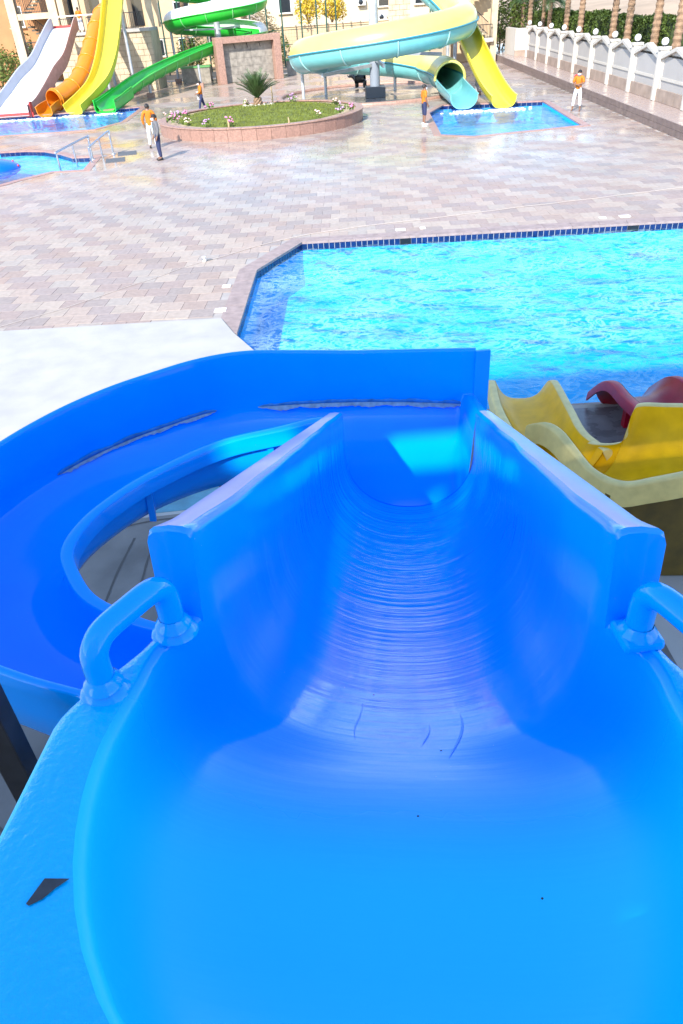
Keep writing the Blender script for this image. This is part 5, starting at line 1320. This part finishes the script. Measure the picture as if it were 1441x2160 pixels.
# ------------------------------------------------------------------ people
def skin_mesh(name, verts, edges, radii, sub=2, root=0):
    me = bpy.data.meshes.new(name + '_cage'); me.from_pydata([tuple(v) for v in verts], edges, [])
    ob = bpy.data.objects.new(name + '_cage', me); COL.objects.link(ob)
    md = ob.modifiers.new('skin', 'SKIN'); md.use_smooth_shade = True
    for i, d in enumerate(me.skin_vertices[0].data):
        r = radii[i]; d.radius = r if isinstance(r, tuple) else (r, r); d.use_root = (i == root)
    sb = ob.modifiers.new('sub', 'SUBSURF'); sb.levels = sub; sb.render_levels = sub
    dg = bpy.context.evaluated_depsgraph_get(); out = bpy.data.meshes.new_from_object(ob.evaluated_get(dg)); out.name = name
    bpy.data.objects.remove(ob); bpy.data.meshes.remove(me)
    out.polygons.foreach_set('use_smooth', [True] * len(out.polygons)); return out
m_skin = mat('skin', (0.20, 0.10, 0.06), 0.5); m_hair = mat('hair', (0.012, 0.01, 0.009), 0.6); m_mask = mat('face_mask', (0.7, 0.72, 0.74), 0.7)
m_shirt = mat('orange_shirt', (0.50, 0.145, 0.006), 0.8, var=.12, vscale=9, bump=.4, bscale=14); m_navyt = mat('navy_cloth', (0.018, 0.025, 0.075), 0.8, bump=.4, bscale=14); m_whitet = mat('white_cloth', (0.62, 0.63, 0.65), 0.8, bump=.4, bscale=14)
m_blazer = mat('grey_blazer', (0.115, 0.115, 0.125), 0.8, var=.1, vscale=20, bump=.3, bscale=20); m_bshirt = mat('pale_blue_shirt', (0.42, 0.56, 0.66), 0.8); m_shoe = mat('dark_shoe', (0.015, 0.014, 0.014), .4)
def person(loc, face, label, top, legs, leg_len, shoes, arms, stride=0.10, sleeve=0.5, long_hem=0.0, scale=1.0, hatless=True, extra=None, look=0.0, maskon=True, fwd_step=0.0):
    """arms = ((elbow),(hand)) for left and right in body coordinates: x right, y forward."""
    o = thing('person', loc, label, 'person', None); o.rotation_euler.z = 0
    Mr = Matrix.Rotation(face, 4, 'Z') @ Matrix.Scale(scale, 4)
    def put(me, m, nm, par):
        me.transform(Mr); me.materials.append(m); q = bpy.data.objects.new(nm, me); COL.objects.link(q); q.parent = par; return q
    hip, sh = 0.93, 1.44
    fL, fR = fwd_step, -fwd_step
    J = {'pel': (0, 0, .95), 'wst': (0, .005, 1.10), 'cst': (0, .01, 1.30), 'nb': (0, 0, 1.47), 'nk': (0, .012, 1.54), 'hd': (0, .03, 1.62), 'ht': (0, .02, 1.70)}
    for s, n, f in ((-1, 'L', fL), (1, 'R', fR)):
        J['hp' + n] = (s * .095, 0, .90); J['kn' + n] = (s * (.10 + stride * .3), f * .55 + .02, .50); J['an' + n] = (s * (.10 + stride * .5), f - .01, .09); J['to' + n] = (s * (.12 + stride * .5), f + .15, .035)
        J['sh' + n] = (s * .185, 0, sh); e, h = arms[0 if s < 0 else 1]; J['el' + n] = e; J['ha' + n] = h
    ids = list(J); ix = {k: i for i, k in enumerate(ids)}
    E = [('pel', 'wst'), ('wst', 'cst'), ('cst', 'nb'), ('nb', 'nk'), ('nk', 'hd'), ('hd', 'ht')]
    for n in 'LR': E += [('pel', 'hp' + n), ('hp' + n, 'kn' + n), ('kn' + n, 'an' + n), ('an' + n, 'to' + n), ('nb', 'sh' + n), ('sh' + n, 'el' + n), ('el' + n, 'ha' + n)]
    rad = {'pel': (.13, .10), 'wst': (.13, .095), 'cst': (.15, .105), 'nb': (.08, .07), 'nk': (.055, .055), 'hd': (.082, .10), 'ht': (.07, .085)}
    for n in 'LR': rad.update({'hp' + n: .085, 'kn' + n: .055, 'an' + n: .04, 'to' + n: .036, 'sh' + n: .062, 'el' + n: .042, 'ha' + n: .030})
    body = skin_mesh('body', [J[k] for k in ids], [(ix[a], ix[b_]) for a, b_ in E], [rad[k] for k in ids])
    # fingers, nose and ears joined into the body mesh
    bm = bmesh.new(); bm.from_mesh(body)
    def cone(a, b_, r0_, r1_):
        t = MB(); t.tube([a, Vector(a).lerp(Vector(b_), .55) + Vector((0, .004, 0)), b_], [r0_, (r0_ + r1_) / 2, r1_], 6); m2 = t.mesh('t'); bm.from_mesh(m2); bpy.data.meshes.remove(m2)
    for n, s in (('L', -1), ('R', 1)):
        e, h = Vector(J['el' + n]), Vector(J['ha' + n]); d = (h - e).normalized(); sd = d.cross(Vector((s, 0, 0.01))).normalized(); pm = h + d * .05; cone(h - d * .02, h + d * .09, .036, .034)
        for q in range(4): cone(pm + sd * (.03 - .02 * q) + d * .03, pm + sd * (.034 - .022 * q) + d * (.10 + (.012, .02, .014, -.004)[q]) + Vector((-s * .018, 0, 0)), .010, .007)
        cone(h + sd * .03 + d * .02, h + sd * .062 + d * .075, .012, .008)
    cone((0, .11, 1.635), (0, .15, 1.605), .012, .016)
    for s in (-1, 1): cone((s * .083, .02, 1.60), (s * .092, .012, 1.65), .014, .012)
    bm.to_mesh(body); bm.free(); body.polygons.foreach_set('use_smooth', [True] * len(body.polygons))
    bd = put(body, m_skin, 'body', o)
    # trousers
    lv = [J['pel'], J['wst']]; le = [(0, 1)]; lr = [(.155, .125), (.14, .11)]
    for n in 'LR':
        b0 = len(lv); k, a = Vector(J['kn' + n]), Vector(J['an' + n]); lv += [J['hp' + n], tuple(Vector(J['hp' + n]).lerp(k, .5)), tuple(k)]; lr += [.112, .095, .082]; le += [(0, b0), (b0, b0 + 1), (b0 + 1, b0 + 2)]
        if leg_len > 0: lv.append(tuple(k.lerp(a, leg_len))); lr.append(.07); le.append((b0 + 2, b0 + 3))
    put(skin_mesh('trousers', lv, le, lr), legs, 'trousers', o)
    # top
    hem = .93 - long_hem
    tv = [(0, 0, hem), (0, .005, 1.10), (0, .01, 1.30), (0, 0, 1.46)]; te = [(0, 1), (1, 2), (2, 3)]; tr_ = [(.175, .14), (.165, .13), (.178, .135), (.10, .085)]
    for n in 'LR':
        b0 = len(tv); s_, e, h = Vector(J['sh' + n]), Vector(J['el' + n]), Vector(J['ha' + n]); tv += [tuple(s_)]; tr_ += [.085]; te += [(3, b0)]
        if sleeve <= 1: tv += [tuple(s_.lerp(e, .5)), tuple(s_.lerp(e, .95))]; tr_ += [.075, .072]; te += [(b0, b0 + 1), (b0 + 1, b0 + 2)]
        else: tv += [tuple(e), tuple(e.lerp(h, .92))]; tr_ += [.068, .05]; te += [(b0, b0 + 1), (b0 + 1, b0 + 2)]
    put(skin_mesh('top', tv, te, tr_, root=1), top, 'jacket' if top == m_blazer else 'shirt', o)
    # hair: cap following the skull
    hm = MB(); rws = []
    for i in range(9):
        a = R(90 - i * 13.5); rws.append([Vector((.098 * math.cos(a) * math.cos(2 * math.pi * k / 18), -.005 + .118 * math.cos(a) * math.sin(2 * math.pi * k / 18), 1.655 + .115 * math.sin(a) + (.045 if math.sin(2 * math.pi * k / 18) > .3 and i > 5 else 0))) for k in range(18)])
    put(hm.grid(rws, True, True).mesh('hair'), m_hair, 'hair', o)
    if maskon:
        fm = MB(); rws = []
        for i in range(6):
            z = 1.545 + .075 * i / 5; rws.append([Vector((.085 * math.sin(R(a)), .028 + (.115 + .02 * math.sin(math.pi * i / 5)) * math.cos(R(a)), z)) for a in range(-75, 76, 15)])
        put(fm.grid(rws, False, True).mesh('face_mask'), m_mask, 'face_mask', o)
    for s in (-1, 1):
        ey = MB(); ey.ball((s * .034, .122, 1.655), .012, 8, 6); put(ey.mesh('eye'), m_hair, 'eye', o)
    if shoes:
        for n in 'LR':
            a, t = Vector(J['an' + n]), Vector(J['to' + n]); sm = MB(); rws = []
            for i, (f, w_, h_) in enumerate([(-.45, .03, .06), (-.3, .042, .085), (.2, .046, .09), (.6, .05, .07), (1.0, .05, .055), (1.25, .03, .035)]):
                c = a.lerp(t, f); rws.append([Vector((c.x + w_ * math.cos(q * math.pi / 5), c.y, max(0.0, .02 + h_ * (.5 + .55 * math.sin(q * math.pi / 5)) - .02))) for q in range(10)])
            sm.grid(rws, True, True); sm.cap(rws[0]); sm.cap(rws[-1], True); put(sm.mesh('shoe'), shoes, 'shoe', o)
    if extra: extra(o, put)
    return o
hang = (((-.25, -.02, 1.16), (-.25, .08, .92)), ((.25, -.02, 1.16), (.25, .08, .92)))
fold = (((-.25, .04, 1.20), (.02, .22, 1.16)), ((.25, .04, 1.20), (-.02, .22, 1.14)))
# facing: local +y forward; face=pi looks at the viewer
def blz(o, put):
    sm = MB(); sm.grid([[Vector((x, .115 + .03 * (1 - abs(z - 1.2) / .3) - .6 * abs(x) * .3, z)) for x in (-w_, 0, w_)] for z, w_ in ((1.05, .02), (1.15, .045), (1.3, .06), (1.42, .075), (1.48, .06))], False, True)
    for v_ in range(len(sm.v)): sm.v[v_] = (sm.v[v_][0], sm.v[v_][1] + .028, sm.v[v_][2])
    put(sm.mesh('shirt_front'), m_bshirt, 'shirt_front', o)
person((-7.2, 37.25, 0), R(115), 'person in grey blazer, pale blue shirt and navy trousers standing before the planter', m_blazer, m_navyt, .95, m_shoe, hang, sleeve=2, long_hem=.08, scale=1.06, extra=blz, fwd_step=.03)
person((-8.15, 40.9, 0), R(8), 'person in orange top and white trousers seen from behind the blazer wearer', m_shirt, m_whitet, .95, m_shoe, (((-.30, -.02, 1.18), (-.26, .02, .93)), ((.30, -.02, 1.18), (.24, .1, .95))), sleeve=2, long_hem=.05, scale=1.12, fwd_step=.05)
def towel(o, put):
    t = MB(); t.grid([[Vector((.16 + .05 * math.sin(k), .14 + .08 * math.cos(i * 1.3 + k), 1.18 - .11 * i)) + Vector((-.09 * k, .05, 0)) for k in range(5)] for i in range(5)], False, True); put(t.mesh('towel'), m_whitet, 'towel', o)
person((-7.3, 55.0, 0), R(105), 'person in orange top and navy trousers walking behind the planter with a white cloth', m_shirt, m_navyt, .95, m_shoe, (((-.24, .05, 1.18), (-.16, .26, 1.08)), ((.25, -.06, 1.16), (.26, -.04, .90))), sleeve=2, scale=1.02, fwd_step=.24, extra=towel)
person((5.72, 42.5, 0), R(-75), 'person in orange shirt and navy shorts standing left of the right splash pool', m_shirt, m_navyt, .25, m_lid, hang, scale=1.04, fwd_step=.03)
def bag(o, put):
    t = MB(); t.ball((.17, -.12, 1.47), .12, 10, 8, (1, .9, .8)); put(t.mesh('rescue_tube'), m_fred, 'rescue_tube', o)
person((13.98, 43.5, 0), R(150), 'barefoot person in orange shirt and white trousers with folded arms by the right pool', m_shirt, m_whitet, .72, None, fold, stride=.16, scale=1.08, extra=bag)
person((-19.25, 75.2, 4.56), R(180), 'person in orange shirt and white trousers on the stair tower platform', m_shirt, m_whitet, .95, m_shoe, hang, scale=1.0, maskon=False)
# squat black animal figure beside the column
me = skin_mesh('body', [(0, 0, .60), (0, .30, .62), (0, -.32, .60), (0, .52, .78), (0, .70, .80), (0, .84, .70), (0, .95, .82), (-.16, .28, .25), (-.17, .28, .04), (.16, .28, .25), (.17, .28, .04), (-.16, -.28, .25), (-.17, -.30, .04), (.16, -.28, .25), (.17, -.30, .04), (-.12, -.30, .45), (.12, -.30, .45), (-.12, .28, .45), (.12, .28, .45)],
    [(0, 1), (0, 2), (1, 3), (3, 4), (4, 5), (5, 6), (1, 17), (17, 7), (7, 8), (1, 18), (18, 9), (9, 10), (2, 15), (15, 11), (11, 12), (2, 16), (16, 13), (13, 14)],
    [.30, .28, .27, .2, .15, .06, .04, .09, .08, .09, .08, .09, .08, .09, .08, .11, .11, .11, .11])
me.materials.append(mat('black_gloss', (0.008, 0.008, 0.01), .35))
bo = bpy.data.objects.new('animal_figure', me); COL.objects.link(bo); bo.location = (4.05 - .35, 63.2, 0.0); bo.rotation_euler.z = R(70); bo.scale = (1.1, 1.1, 1.1)
tag(bo, 'squat glossy black animal figure standing just left of the steel column', 'figure')
